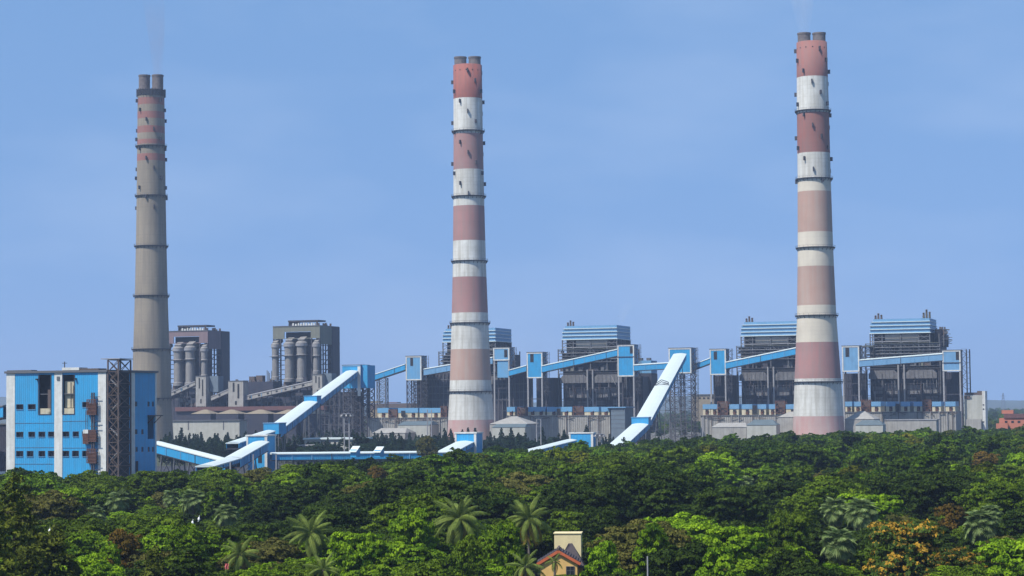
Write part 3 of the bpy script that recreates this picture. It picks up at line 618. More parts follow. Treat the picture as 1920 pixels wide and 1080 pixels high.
# small blue towers near the coal yard and the level conveyor
def small_tower(x0, x1, x2, yt, yb, d, label, ground=True, strip=True, cut=None):
    w = w_at(x0, d); um = uz(x1, yt, w)[0]; ua = uz(x0, yt, w)[0]; D = wz(x2, (yt+yb)/2, um)[0] - w
    zt = uz((x0+x1)/2, yt, w)[1]; zb = 0 if ground else uz((x0+x1)/2, yb, w)[1]
    t = thing('transfer_tower', label, 'transfer tower', row((ua+um)/2, w+D/2, 0)); b = MB(); b.box(ua, um, w, w+D, zb, zt, BLUE); b.build('blue_housing', t)
    b = MB(); b.box(ua-0.4, um+0.4, w-0.4, w+D+0.4, zt+0.01, zt+0.7, WHITE); b.build('roof', t)
    for q in ((um-1.3, um+0.02, w-0.15, w-0.01, zb, zt), (ua, ua+0.9, w-0.15, w-0.01, zb, zt), (um+0.03, um+0.15, w+D-1, w+D, zb, zt)):
        b = MB(); b.box(*q, WHITE); b.build('white_trim', t)
    for k in range(3):
        b = MB(); uu = ua + (um-ua)*(0.25+0.25*k); b.box(uu, uu+0.8, w-0.08, w-0.01, zt-6, zt-4.8, GLASS); b.build('window', t)
    if cut: b = MB(); a, c, e, f = cut; b.box(uz(a, e, w)[0], uz(c, e, w)[0], w-0.12, w-0.02, uz(a, f, w)[1], uz(a, e, w)[1], DARK); b.build('dark_opening', t)
    return t
small_tower(462, 501, 517, 818, 875, 1020, 'small bright blue tower with white edges beside the coal yard', cut=(484, 491, 840, 868))
small_tower(853, 893, 905, 813, 845, 1120, 'small blue and white tower half hidden by trees in front of the middle chimney')
small_tower(1067, 1112, 1117, 813, 826, 1215, 'low blue house with a broad white roof edge peeping over the forest', ground=True)
inclined(508, 848, 1015, 836, 845, 1040, 6.5, 3.4, 'long level white-roofed blue conveyor running beyond the forest edge', trestles=(0.03, 0.13, 0.23, 0.33, 0.45, 0.6, 0.75, 0.9))
inclined(820, 853, 1040, 876, 824, 1125, 9, 3, 'short bright white conveyor roof entering the small tower before the middle chimney')
inclined(965, 849, 1095, 1070, 823, 1210, 7, 4.2, 'short white-roofed conveyor above the forest leading to the low blue house')
def roof_house(x0, x1, y0, y1, d, label):
    w = w_at(x0, d); t = thing('roof_ventilator', label, 'ventilator', pw((x0+x1)/2, y1, w)); b = MB(); ua, ub, za, zb = b.prect(x0, y0+4, x1, y1, w, 5, BLUE); b.build('blue_box', t)
    b = MB(); b.poly([row(ua-0.4, w-1, zb-1.2), row(ub+0.4, w-1, zb-1.2), row(ub+0.4, w+4, zb+1.3), row(ua-0.4, w+4, zb+1.3), row(ua-0.4, w-1, zb-0.9), row(ub+0.4, w-1, zb-0.9), row(ub+0.4, w+4, zb+1.6), row(ua-0.4, w+4, zb+1.6)], [(3, 2, 1, 0), (4, 5, 6, 7), (0, 1, 5, 4), (1, 2, 6, 5), (2, 3, 7, 6), (3, 0, 4, 7)], ROOFW); b.build('roof', t)
roof_house(657, 668, 839, 857, 1004, 'left of the two small blue boxes straddling the level conveyor')
roof_house(702, 713, 840, 857, 1003, 'right of the two small blue boxes straddling the level conveyor')
# conveyor leaving the picture at the far left
inclined(-110, 776, 925, 16, 758, 905, 6.5, 5.2, 'blue conveyor entering the left edge of the photo behind the crusher building', trestles=(0.2, 0.6), roof=GREYST)
t = thing('dark_shed', 'dark slate shed under the blue conveyor at the left edge', 'shed', pt(-20, 860, 930)); wq = w_at(-20, 930); b = MB(); b.prect(-90, 797, 11, 900, wq, 12, SLATE); b.build('wall', t); b = MB(); b.prect(-91, 884, 11.5, 889, wq-1.2, 0.8, WHITE); b.build('kerb_wall', t); b = MB(); b.prect(-92, 794.5, 11.8, 796.8, wq-0.5, 13, GREYST); b.build('roof', t)

# ------------------------------------------------------------------ the four newer boiler houses
WB = 237
def boiler(label, du=0.0, seed=4):
    w = WB; X = lambda x, y=700: uz(x, y, w)[0] + du; Z = lambda y, x=1690: uz(x, y, w)[1]
    t = thing('boiler_house', label, 'boiler house', row(X(1690), w+20, 0)); D = 42
    # louvred blue roof block
    bands = [(597.5, 602.5, 1639, 1745, PALEBLUE), (602.5, 603.7, 1636, 1745, ROOFW), (603.7, 609.5, 1634, 1745, PALEBLUE), (609.5, 610.6, 1633, 1746, ROOFW), (610.6, 616.5, 1633, 1745, PALEBLUE), (616.5, 617.6, 1633, 1745.5, ROOFW), (617.6, 623.5, 1633, 1745, PALEBLUE), (623.5, 625, 1632, 1746, ROOFW)]
    for i, (y0, y1, x0, x1, m) in enumerate(bands):
        b = MB(); pr = 0.9 if m is ROOFW else 0.0; b.box(X(x0), X(x1)+pr*0.4, w-pr, w+D+i*0.002, Z(y1)+0.01, Z(y0), m); b.build('louvre_band', t)
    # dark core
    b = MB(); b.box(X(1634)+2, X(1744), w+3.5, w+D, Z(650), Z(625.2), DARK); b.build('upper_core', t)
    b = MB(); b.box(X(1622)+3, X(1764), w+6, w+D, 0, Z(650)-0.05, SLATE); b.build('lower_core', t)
    # upper drum boxes
    for a, c in ((1660, 1689.5), (1691.5, 1722)):
        b = MB(); b.box(X(a), X(c), w+1.2, w+3.4, Z(638), Z(626.5), BEIGE); b.build('duct_box', t)
    # frame
    b = MB(); zt = Z(625.2)
    for x in (1632.7, 1655, 1690, 1724, 1744.5): b.beam(row(X(x), w+0.4, Z(686)), row(X(x), w+0.4, zt), 0.8, GREYST)
    for x in (1632.7, 1744.5):
        for q in (0.33, 0.66, 1): b.beam(row(X(x), w+D*q, Z(650)), row(X(x), w+D*q, zt), 0.8, GREYST)
    for y in (632, 640, 646, 651, 657, 663, 669): b.beam(row(X(1632 if y < 642 else 1624), w+0.2, Z(y)), row(X(1745 if y < 642 else 1763), w+0.2, Z(y)), 0.55, PALEST if y in (640, 651, 663) else GREYST)
    for x in (1624, 1763): b.beam(row(X(x), w+0.2, 0), row(X(x), w+0.2, Z(643)), 0.8, GREYST); b.beam(row(X(x), w+D, 0), row(X(x), w+D, Z(643)), 0.8, GREYST)
    for x in range(1624, 1764, 9): b.beam(row(X(x), w-0.1, Z(669)), row(X(x), w-0.1, Z(645)), 0.28, GREYST)
    for q in range(8):
        xa = 1624 + q*17.4; b.beam(row(X(xa), w, Z(669)), row(X(xa+17), w, Z(657)), 0.25, GREYST); b.beam(row(X(xa+17), w, Z(657)), row(X(xa), w, Z(645)), 0.25, GREYST)
    for xa, xb in ((1633, 1655), (1724, 1744)): b.beam(row(X(xa), w, Z(640)), row(X(xb), w, Z(626)), 0.3, GREYST); b.beam(row(X(xb), w, Z(640)), row(X(xa), w, Z(626)), 0.3, GREYST)
    b.beam(row(X(1680), w, Z(651)), row(X(1690), w, Z(638)), 0.4, GREYST); b.beam(row(X(1700), w, Z(651)), row(X(1690), w, Z(638)), 0.4, GREYST)
    b.build('steel_frame', t)
    for y in (643, 651, 657, 663, 669, 686, 690):
        b = MB(); b.box(X(1624), X(1763), w-0.8, w+5.9, Z(y)-0.25, Z(y), GREYST if y not in (643,) else OLIVE); b.build('platform', t)
    rng = random.Random(seed)
    # equipment on the open floors
    b = MB()
    for y0, y1 in ((644, 651), (651.5, 657), (657.5, 663), (663.5, 669), (669.5, 686)):
        for k in range(9):
            xa = rng.uniform(1626, 1752); wdt = rng.uniform(3, 13); hh = rng.uniform(0.4, 0.85); zz = Z(y1)+0.02
            b.box(X(xa), X(min(1762, xa+wdt)), w+rng.uniform(1, 3), w+5.8, zz, zz+(Z(y0)-Z(y1))*hh, rng.choice([OLIVE, GREYST, BEIGED, RUSTB, SLATE, STEEL]))
    b.build('floor_equipment', t)
    # big ducts
    for a, c, e, f in ((1629, 1684, 694, 710), (1698, 1757, 694, 710)):
        b = MB(); ua, ub, z0, z1 = X(a), X(c), Z(f), Z(e); g = 2.6
        b.poly([row(ua+g, w-2, z1), row(ub-g, w-2, z1), row(ub, w-2, z1-g), row(ub, w-2, z0), row(ua, w-2, z0), row(ua, w-2, z1-g)] + [row(ua+g, w+5.5, z1), row(ub-g, w+5.5, z1), row(ub, w+5.5, z1-g), row(ub, w+5.5, z0), row(ua, w+5.5, z0), row(ua, w+5.5, z1-g)],
               [(5, 4, 3, 2, 1, 0), (6, 7, 8, 9, 10, 11), (0, 1, 7, 6), (1, 2, 8, 7), (2, 3, 9, 8), (3, 4, 10, 9), (4, 5, 11, 10), (5, 0, 6, 11)], BEIGED)
        for q in range(1, 7): uu = ua+(ub-ua)*q/7; b.box(uu-0.15, uu+0.15, w-2.25, w-2.02, z0, z1-(g if q in (0, 7) else 0.3), GREYST)
        b.build('flue_duct', t)
    for a, c, e, f in ((1660, 1685, 722, 739), (1700, 1725, 722, 739), (1730, 1757, 720, 738), (1636, 1654, 724, 738), (1700, 1716, 745, 754), (1662, 1684, 746, 755), (1734, 1757, 743, 754), (1640, 1652, 744, 754)):
        b = MB(); b.box(X(a), X(c), w+1.5, w+5.8, Z(f), Z(e), BEIGED); uu = (X(a)+X(c))/2; b.box(uu-0.2, uu+0.2, w+1.2, w+1.45, Z(f), Z(e), RUSTB); b.box(X(a), X(c), w+1.1, w+1.45, Z((e+f)/2)-0.2, Z((e+f)/2)+0.2, STEEL); b.build('duct_box', t)
    for x in (1685.5, 1696.5):
        b = MB(); b.tube(row(X(x), w-2.8, 0), row(X(x), w-2.8, Z(684)), 0.7, 0.7, PALEST, 10); b.build('downcomer_pipe', t)
    b = MB()
    for y in (692, 713, 719, 741, 757): b.box(X(1625), X(1762), w-1.0, w+1.0, Z(y)-0.4, Z(y), STEEL)
    for x in (1626, 1640, 1656, 1672, 1727, 1744, 1760): b.beam(row(X(x), w-0.5, 0), row(X(x), w-0.5, Z(692)), 0.7, STEEL)
    for x in range(1630, 1762, 6):
        y0 = rng.choice([713, 719, 741]); b.beam(row(X(x), w-1.3, Z(y0+14)), row(X(x), w-1.3, Z(y0)), 0.25, rng.choice([GREYST, RUSTB, PALEST]))
    b.build('lower_frame', t)
    for k in range(16):   # loose pipes and cables over the casing
        b = MB(); xa = rng.uniform(1626, 1755); ya = rng.uniform(690, 745); yb = min(757, ya+rng.uniform(8, 45)); xb = xa+rng.choice([0, 0, rng.uniform(-12, 12)])
        p0, p1 = row(X(xa), w-1.6-rng.random(), Z(ya)), row(X(max(1625, min(1761, xb))), w-1.6-rng.random(), Z(yb)); b.tube(p0, p1, 0.22, 0.22, rng.choice([GREYST, RUSTB, PALEST, STEEL]), 6); b.build('pipe', t)
    # bunker bays either side
    for a, c in ((1583, 1619), (1768, 1801)):
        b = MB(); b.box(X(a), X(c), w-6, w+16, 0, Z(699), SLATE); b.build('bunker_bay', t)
        b = MB()
        for q in range(6): uu = X(a)+(X(c)-X(a))*(q+0.5)/6; b.beam(row(uu, w-6.3, 0), row(uu, w-6.3, Z(700)), 0.4, STEEL)
        for y in (712, 726, 740, 754): b.box(X(a), X(c), w-6.5, w-6.05, Z(y)-0.25, Z(y)+0.25, STEEL)
        b.build('bay_frame', t)
    # roof vents and side clutter
    for x, m, s in ((1648, RUSTB, 1.0), (1733, TANROOF, 1.5)):
        b = MB(); z = Z(597.5); u = X(x)
        for k, (du, hh) in enumerate(((-2.2, 2.6), (0, 4.2), (2.3, 3.0))): b.tube(row(u+du, w+3, z), row(u+du, w+3, z+hh*s), 0.9, 0.7, m, 8); b.tube(row(u+du, w+3, z+hh*s), row(u+du, w+3, z+hh*s+0.5), 1.3, 0.3, m, 8)
        b.build('roof_vent', t)
    b = MB()
    for k in range(26):
        u = X(1748)+rng.uniform(0, 6); w_ = w+rng.uniform(8, D); z = Z(rng.uniform(612, 640)); b.beam(row(u, w_, Z(650)), row(u, w_, z), rng.uniform(0.5, 1.1), rng.choice([GREYST, RUSTB, STEEL])); b.beam(row(u-3, w_, z-2), row(u+3.5, w_, z-2), 0.4, GREYST)
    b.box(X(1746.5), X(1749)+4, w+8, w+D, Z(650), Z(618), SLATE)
    b.build('side_pipework', t)
    b = MB(); b.lattice(X(1611), X(1634), w-2, w+4, Z(680), Z(649), 5, 0.4, GREYST, 0.3); b.box(X(1611), X(1634), w-2.4, w+4.2, Z(649)+0.1, Z(647.3), OLIVE); b.build('link_bridge', t)
    b = MB()
    for z0 in np.arange(0, Z(657), 4): b.box(X(1806), X(1812), w+2, w+6, z0, z0+0.2, STEEL)
    for u, q in ((X(1806), w+2), (X(1812), w+2), (X(1806), w+6), (X(1812), w+6)): b.beam(row(u, q, 0), row(u, q, Z(657)), 0.5, STEEL)
    b.build('lift_shaft', t)
    return t
u_ref = uz(1632, 610, WB)[0]
boiler('rightmost boiler house with striped pale blue louvred roof, right of the right chimney')
for x, y, sd_, lab in ((1390, 612, 11, 'boiler house with striped pale blue louvred roof, its right end cut by the right chimney'), (1055, 622, 12, 'boiler house with striped pale blue roof between the middle chimney and the steep conveyor'), (831, 630, 13, 'boiler house with striped pale blue roof standing directly behind the middle chimney')):
    boiler(lab, uz(x, y, WB)[0]-u_ref, sd_)

# dark bay with blue top left of the steep conveyor
t = thing('bunker_building', 'dark clad bunker building with a blue band on top, left of the steep white conveyor', 'building', pw(1207, 800, WB+6))
b = MB(); b.prect(1194, 700, 1222, 810, WB+14, 20, SLATE); b.build('dark_wall', t); b = MB(); b.prect(1196, 676, 1221, 699.7, WB+14.5, 19, BLUE_FADED); b.build('blue_band', t); b = MB(); b.prect(1199, 671, 1204, 675.8, WB+16, 4, GREYST); b.prect(1212, 671, 1219, 675.8, WB+16, 4, GREYST); b.build('roof_box', t)
t = thing('bunker_building', 'dark lattice-fronted bunker building directly left of the middle chimney', 'building', pw(820, 800, WB))
b = MB(); b.prect(796, 700, 850, 790, WB-10, 14, SLATE); b.build('dark_wall', t)
b = MB()
for x in range(797, 850, 7): u = uz(x, 740, WB-11)[0]; b.beam(row(u, WB-11, 0), row(u, WB-11, uz(x, 700, WB-11)[1]), 0.5, GREYST)
for y in (712, 725, 738, 750): zz = uz(820, y, WB-11)[1]; b.beam(row(uz(797, y, WB-11)[0], WB-11.4, zz), row(uz(849, y, WB-11)[0], WB-11.4, zz), 0.5, GREYST)
b.build('steel_frame', t)
t = thing('bunker_building', 'dark bunker building filling the gap right of the middle chimney', 'building', pw(970, 800, WB))
b = MB(); b.prect(924, 712, 990, 790, WB-8, 14, SLATE); b.prect(957, 694, 988, 711.8, WB-8, 14, SLATE); b.build('dark_wall', t)
b = MB()
for x in range(926, 990, 8): u = uz(x, 740, WB-9)[0]; b.beam(row(u, WB-9, 0), row(u, WB-9, uz(x, 708, WB-9)[1]), 0.5, GREYST)
for y in (720, 735, 750): zz = uz(957, y, WB-9)[1]; b.beam(row(uz(926, y, WB-9)[0], WB-9.4, zz), row(uz(989, y, WB-9)[0], WB-9.4, zz), 0.5, GREYST)
b.build('steel_frame', t)

# ------------------------------------------------------------------ the two older boiler houses (left)
def old_boiler(label, fascia):
    w = WB; X = lambda x, y=700: uz(x, y, w)[0]; Z = lambda y, x=556: uz(x, y, w)[1]
    ul, ur = X(512), X(600); wd = wz(622, 640, ur)[0]; we = wz(636, 640, ur)[0]
    t = thing('old_boiler_house', label, 'boiler house', row((ul+ur)/2, w+15, 0))
    b = MB(); nz = [(X(533), X(583), Z(634), Z(622))]; wall_cells(b, ul, ur, Z(635), Z(612), nz, w, w+1, fascia); b.build('fascia_front', t)
    b = MB(); b.box(ur-1, ur, w+1, wd, Z(646), Z(612), fascia); b.build('fascia_side', t)
    b = MB(); b.box(ur-3, ur+0.5, wd+0.05, we, 0, Z(611), SLATE); b.build('rear_bay', t)
    b = MB(); b.box(ul, ur, w-0.4, we, Z(612)+0.01, Z(610.6), GREYST)
    b.build('roof', t); rf = LAST[0]
    b = MB(); b.box(X(535), X(592), w+6, w+22, Z(603), Z(600), STEEL)
    for x in (537, 550, 563, 576, 590): b.beam(row(X(x), w+6.3, Z(610.5)), row(X(x), w+6.3, Z(603)), 0.6, STEEL)
    b.box(X(535), X(545), w+7, w+20, Z(610.5), Z(603), STEEL); b.build('roof_canopy', rf)
    rng = random.Random(8)
    for k in range(9):
        b = MB(); u = X(547+k*5); b.tube(row(u, w+4, Z(610.5)), row(u, w+4, Z(605+rng.random()*2)), 1.0, 0.8, WHITE, 8); b.build('relief_vent', rf)
    b = MB()
    for k in range(8): u = X(598)-rng.uniform(0, 6); q = w+3+k*4; b.tube(row(u, q, Z(610.5)), row(u, q, Z(610.5)+rng.uniform(1.5, 4)), 0.9, 0.9, RUSTB, 8)
    b.build('roof_fan', rf)
    b = MB(); b.box(X(530), X(582), w+8, w+24, 0, Z(636), SLATE);  b.box(X(534), X(583), w+3, w+4, Z(634), Z(622.5), DARK); b.build('boiler_casing', t)
    b = MB()
    for x in (513, 526, 542, 560, 584, 599): b.beam(row(X(x), w+0.7, 0), row(X(x), w+0.7, Z(634.5)), 1.0, STEEL)
    for q in np.linspace(w+8, wd-1, 4): b.beam(row(ur-0.5, q, 0), row(ur-0.5, q, Z(646)), 1.0, STEEL)
    for y in range(648, 756, 9):
        b.beam(row(ul, w+1.5, Z(y)), row(ur, w+1.5, Z(y)), 0.6, STEEL); b.beam(row(ur-0.5, w, Z(y)), row(ur-0.5, wd, Z(y)), 0.6, STEEL)
    for y in range(648, 750, 18):
        for xa, xb in ((513, 526), (584, 599)): b.beam(row(X(xa), w+1, Z(y+18)), row(X(xb), w+1, Z(y)), 0.45, GREYST); b.beam(row(X(xb), w+1, Z(y+18)), row(X(xa), w+1, Z(y)), 0.45, GREYST)
        b.beam(row(ur-0.4, w+8, Z(y+18)), row(ur-0.4, wd-1, Z(y)), 0.45, STEEL)
    b.build('steel_frame', t)
    for a, c, e, f in ((511, 524, 642, 712), (535, 552, 641, 716), (558, 576, 640, 716), (588, 600, 642, 702)):
        b = MB(); u = (X(a)+X(c))/2; r = (X(c)-X(a))/2
        prof = [(Z(f), r*1.05), (Z(f-6), r*1.05), (Z(f-7), r*0.9), (Z(e+28), r*0.9), (Z(e+27), r*1.03), (Z(e+25), r*1.03), (Z(e+24), r*0.92), (Z(e+12), r*0.95), (Z(e+7), r*1.12), (Z(e+3), r*1.12), (Z(e), r*0.8)]
        b.lathe(row(u, w-r*0.3), [(z, rr, None) for z, rr in prof], DUCT, 24); o = b.build('vertical_duct', t, smooth=False)
        b = MB(); b.lathe(row(u, w-r*0.3), [(Z(e+9), r*1.16), (Z(e+5), r*1.2), (Z(e+5), r*1.0)], PALEST, 24, cap=False); b.build('duct_collar', o)
        b = MB(); b.box(u-r*1.3, u+r*1.3, w-r*1.5, w+2, Z(e+26)-0.3, Z(e+26), STEEL); b.build('duct_platform', o)
        b = MB(); b.beam(row(u, w-r*0.3, Z(e+3)), row(u+r*0.2, w+8, Z(e-7)), r*1.4, DUCT); b.build('duct_elbow', o)
    b = MB()
    for k in range(26):
        x = rng.uniform(514, 598); y = rng.uniform(716, 758); u = X(x); b.box(u, u+rng.uniform(2, 7), w-rng.uniform(1, 5), w+6, Z(y), Z(y)+rng.uniform(1.5, 5), rng.choice([STEEL, GREYST, BEIGED, SLATE, RUSTB]))
    b.box(ul, ur, w+2, w+9, 0, Z(722), SLATE)
    b.build('lower_equipment', t)
    b = MB()
    for k in range(14):
        u = X(503)+rng.uniform(-3, 4); b.beam(row(u, w+3, Z(720)), row(u, w+3, Z(rng.uniform(690, 712))), 0.5, GREYST)
    b.build('side_pipework', t)
    return t
O1 = old_boiler('older boiler house with olive-grey top and four vertical ducts, behind the long left conveyor', OLIVE)
O2 = copy_tree(O1); O2.location = O1.location + EU*(uz(305, 640, WB)[0]-uz(512, 640, WB)[0]); O2['label'] = 'older boiler house with mauve-grey top and vertical ducts, just right of the left chimney'
O2.location.z -= 2
for ch in O2.children:
    if ch.name.startswith('fascia'):
        ch.data = ch.data.copy(); ch.data.materials[0] = MAUVE

# old grey galleries and junction houses before them
def old_tt(x0, x1, yt, yb, w, dep, label):
    t = thing('junction_house', label, 'junction house', pw((x0+x1)/2, yb, w)); b = MB(); ua, ub, za, zb = b.prect(x0, yt, x1, yb, w, dep, BEIGE); b.build('housing', t)
    b = MB(); b.box(ua-0.3, ub+0.3, w-0.3, w+dep+0.3, zb+0.01, zb+0.6, GREYST); b.build('roof', t)
    for k, (f, g0, g1) in enumerate(((0.3, 0.05, 0.4), (0.62, 0.1, 0.65), (0.45, 0.75, 0.9))):
        b = MB(); u = ua+(ub-ua)*f; b.box(u, u+(ub-ua)*0.12, w-0.12, w-0.01, zb-(zb-za)*g1, zb-(zb-za)*g0, DARK); b.build('dark_opening', t)
    b = MB()
    for q in (ua+0.5, ub-0.5): b.beam(row(q, w+0.6, 0), row(q, w+0.6, za), 0.9, BEIGE); b.beam(row(q, w+dep-0.6, 0), row(q, w+dep-0.6, za), 0.9, BEIGE)
    b.build('leg', t)
old_tt(367, 386, 706, 762, 190, 9, 'pale concrete junction house in front of the mauve-topped boiler house')
old_tt(428, 456, 715, 764, 190, 10, 'pale concrete junction house standing between the two older boiler houses')
old_tt(586, 604, 703, 740, 190, 9, 'pale concrete junction house in front of the olive-topped boiler house')
t = thing('junction_house', 'blue-grey box house beside the junction house near the left chimney', 'junction house', pw(399, 760, 196)); b = MB(); b.prect(393, 705, 409, 735, 196, 10, SHEDB); b.prect(388, 722, 394, 764, 198, 6, BEIGE); b.build('housing', t)
t = thing('junction_house', 'slate box house right of the olive-topped boiler ducts', 'junction house', pw(612, 760, 196)); b = MB(); b.prect(607, 700, 622, 742, 196, 10, SHEDB); b.build('housing', t)
gallery(P_of(318, 737, 196, 4), P_of(368, 714, 196, 4), 5, 3.6, 'grey old gallery rising to the junction house near the left chimney', BEIGE, PALEST, windows=6)
gallery(P_of(398, 742, 196, 4.5), P_of(430, 728, 196, 4.5), 5, 3.6, 'short grey old gallery left of the middle junction house', BEIGE, PALEST, windows=6)
gallery(P_of(455, 742, 196, 5), P_of(588, 712, 196, 5), 5, 4, 'long grey old gallery rising before the olive-topped boiler house', BEIGE, PALEST, windows=8)
# long dark turbine block and roof clutter between the old boilers
t = thing('mill_bay', 'long low dark mill bay running below the old grey galleries', 'building', pw(460, 800, 205))
b = MB(); b.prect(322, 745, 640, 815, 206, 16, SLATE); b.prect(432, 716, 512, 744.8, 222, 12, SLATE); b.build('dark_wall', t)
rng = random.Random(3); b = MB()
for k in range(70):
    x = rng.uniform(323, 635); y = rng.uniform(742, 766); wd_ = rng.uniform(3, 16); b.prect(x, y-rng.uniform(2, 8), x+wd_, y, 200+rng.uniform(0, 4), 3, rng.choice([BEIGED, GREYST, STEEL, SLATE, RUSTB, BEIGED]))
for x in range(326, 640, 11): u = uz(x, 760, 199)[0]; b.beam(row(u, 199, 0), row(u, 199, uz(x, 744, 199)[1]), 0.6, GREYST if x % 2 else STEEL)
b.build('wall_clutter', t)
b = MB()
for k in range(26):
    x = rng.uniform(434, 510); u = uz(x, 715, 222)[0]; zz = uz(x, 716, 222)[1]; b.beam(row(u, 224, zz-4), row(u, 224, zz+rng.uniform(0, 2.2)), rng.uniform(0.6, 1.8), rng.choice([GREYST, RUSTB, STEEL]))
b.prect(467, 706, 477, 716, 224, 6, RUSTB); b.prect(480, 704, 492, 716, 226, 6, RUSTB); b.build('roof_clutter', t)

p = pw(1166, 606, WB+20); smoke('small white steam puff over the boiler roof right of the middle chimney', Vector((p.x, p.y, 0)), p.z, p.z+16, 1.5, 6, 5, (0.95, 0.95, 0.95), 0.05)
# ------------------------------------------------------------------ precipitators and sheds in front of the boilers
def esp(x0, x1, ytop, ymid, ybot, w, dep, label, hoods, rust=(), openings=(), gaps=(), hood_m=None, wall2=None):
    t = thing('precipitator', label, 'precipitator', pw((x0+x1)/2, ybot, w)); b = MB(); ua, ub, za, zb = b.prect(x0, ymid, x1, 838, w, dep, BEIGE); b.build('casing', t)
    b = MB(); n = int((x1-x0)/4)
    for i in range(n+1): u = ua+(ub-ua)*i/n; b.box(u-0.12, u+0.12, w-0.3, w-0.01, za, zb-0.2, BEIGE)
    b.box(ua, ub, w-0.6, w-0.31, zb-0.5, zb, GREYST); b.build('stiffener', t)
    for a, c in hoods:
        b = MB(); h0, h1, z0, z1 = b.prect(a, ytop+9, c, ymid-0.1, w+1.5, dep*0.6, CREAMW); b.build('cream_penthouse', t); o = LAST[0]
        b = MB(); b.prect(a-0.5, ytop, c+0.5, ytop+8.9, w+1.2, dep*0.62, hood_m or PALEBLUE); b.build('blue_hood', o)
        b = MB(); b.box(h0-0.6, h1+0.6, w+0.6, w+dep*0.65, z1+(z1-z0)*0.72+2.0, z1+(z1-z0)*0.72+2.3, PALEST) if False else None
        k = max(1, int((c-a)/16))
        for i in range(k):
            xx = a + (c-a)*(i+0.55)/k; b = MB(); q0, q1, z0, z1 = b.prect(xx-3, ymid-10, xx+3, ymid-1, w+1.3, 0.15, DARK); b.beam(row(q0, w+0.9, z0+1), row(q1, w+0.9, z1-0.6), 0.4, RUST); b.box(q0+0.3, q1-0.3, w+0.4, w+1.2, z0, z0+1.4, RUST); b.build('inspection_opening', o)
    for a, c, y0, y1 in rust:
        b = MB(); u0, u1, z0, z1 = uz(a, y1, w+2)[0], uz(c, y1, w+2)[0], uz(a, y1, w+2)[1], uz(a, y0, w+2)[1]
        b.lattice(u0, u1, w+1, w+9, max(0, z0), z1, 4, 0.6, RUST, 0.4); b.box(u0+0.5, u1-0.5, w+4, w+8, max(0, z0), z1-0.5, RUSTB); b.build('rusty_duct_frame', t)
    for a, c, y0, y1 in openings: b = MB(); b.prect(a, y0, c, y1, w-0.35, 0.15, DARK); b.build('dark_opening', t)
    b = MB()
    for i in range(14):
        f = rng.random(); u = ua+(ub-ua)*f; b.beam(row(u, w-1, zb-rng.uniform(0, 3)), row(u+rng.uniform(2, 8), w-1, zb-rng.uniform(0, 3)), 0.3, RUSTB); b.beam(row(u, w-0.9, 0), row(u, w-0.9, zb), 0.35, PALEST if i % 3 else RUSTB)
    b.build('walkway_pipework', t); return t
esp(1314, 1500, 758, 778, 815, 75, 34, 'beige precipitator casing with pale blue hoods left of the right chimney', [(1318, 1332), (1332.8, 1346), (1368, 1385), (1391, 1410), (1421, 1436), (1442, 1454), (1474, 1496)], rust=[(1347, 1365, 753, 800), (1455, 1472, 752, 775)], openings=[(1411, 1419, 760, 776)])
esp(1585, 1793, 753, 772, 812, 75, 34, 'beige precipitator casing with pale blue hoods right of the right chimney', [(1585, 1597), (1602, 1614), (1634, 1651), (1661, 1678), (1689, 1706), (1714, 1729), (1748, 1764), (1773, 1791)], rust=[(1616, 1632, 750, 775), (1731, 1746, 750, 775)], openings=[(1680, 1687, 757, 774)])
esp(950, 1144, 763, 779, 815, 75, 34, 'beige precipitator casing with blue hoods right of the middle chimney', [(951, 965), (990, 1022), (1026, 1072), (1096, 1122), (1128, 1143)], rust=[(972, 990, 764, 790), (1076, 1094, 762, 790)], openings=[(1044, 1051, 766, 782)], hood_m=BLUE_FADED)
esp(692, 838, 765, 783, 815, 85, 34, 'beige precipitator casing with blue hoods left of the middle chimney', [(708, 728), (747, 783), (787, 826)], rust=[(730, 745, 768, 800), (828, 838, 762, 800)], openings=[(752, 760, 770, 781)], hood_m=BLUE_FADED)
t = thing('sheet_shed', 'large grey corrugated shed at the right end of the middle precipitator', 'shed', pw(1158, 800, 60)); b = MB(); b.prect(1146, 765, 1172, 838, 60, 24, SHEDB); b.build('wall', t)
b = MB(); ua, ub, za, zb = b.prect(1127, 763, 1173, 764.9, 59, 26, PALEBLUE); b.build('roof', t)
b = MB()
for y in range(770, 810, 8): b.prect(1146, y, 1172, y+0.7, 59.9, 0.05, GREYST)
b.build('panel_seam', t)

def hip_shed(x0, x1, yr, ye, yb, w, dep, label, rm, wm, cat='shed', ridge=0.3, name='shed', nwin=0):
    u0, u1 = uz(x0, ye, w)[0], uz(x1, ye, w)[0]; xm = (x0+x1)/2; ze, zr = uz(xm, ye, w)[1], uz(xm, yr, w)[1]
    t = thing(name, label, cat, row((u0+u1)/2, w+dep/2, 0)); b = MB(); b.box(u0+0.3, u1-0.3, w+0.3, w+dep-0.3, 0, ze, wm); b.build('wall', t)
    ur0, ur1 = u0+(u1-u0)*ridge, u1-(u1-u0)*ridge; b = MB(); e = 0.02
    b.poly([row(u0, w, ze+e), row(u1, w, ze+e), row(u1, w+dep, ze+e), row(u0, w+dep, ze+e), row(ur0, w+dep*0.5, zr), row(ur1, w+dep*0.5, zr)], [(3, 2, 1, 0), (0, 1, 5, 4), (1, 2, 5), (2, 3, 4, 5), (3, 0, 4)], rm); b.build('roof', t)
    for i in range(nwin):
        b = MB(); u = u0+(u1-u0)*(i+0.6)/(nwin+0.2); b.box(u, u+1.6, w+0.2, w+0.29, ze*0.35, ze*0.6, DARK); b.build('window', t)
    return t
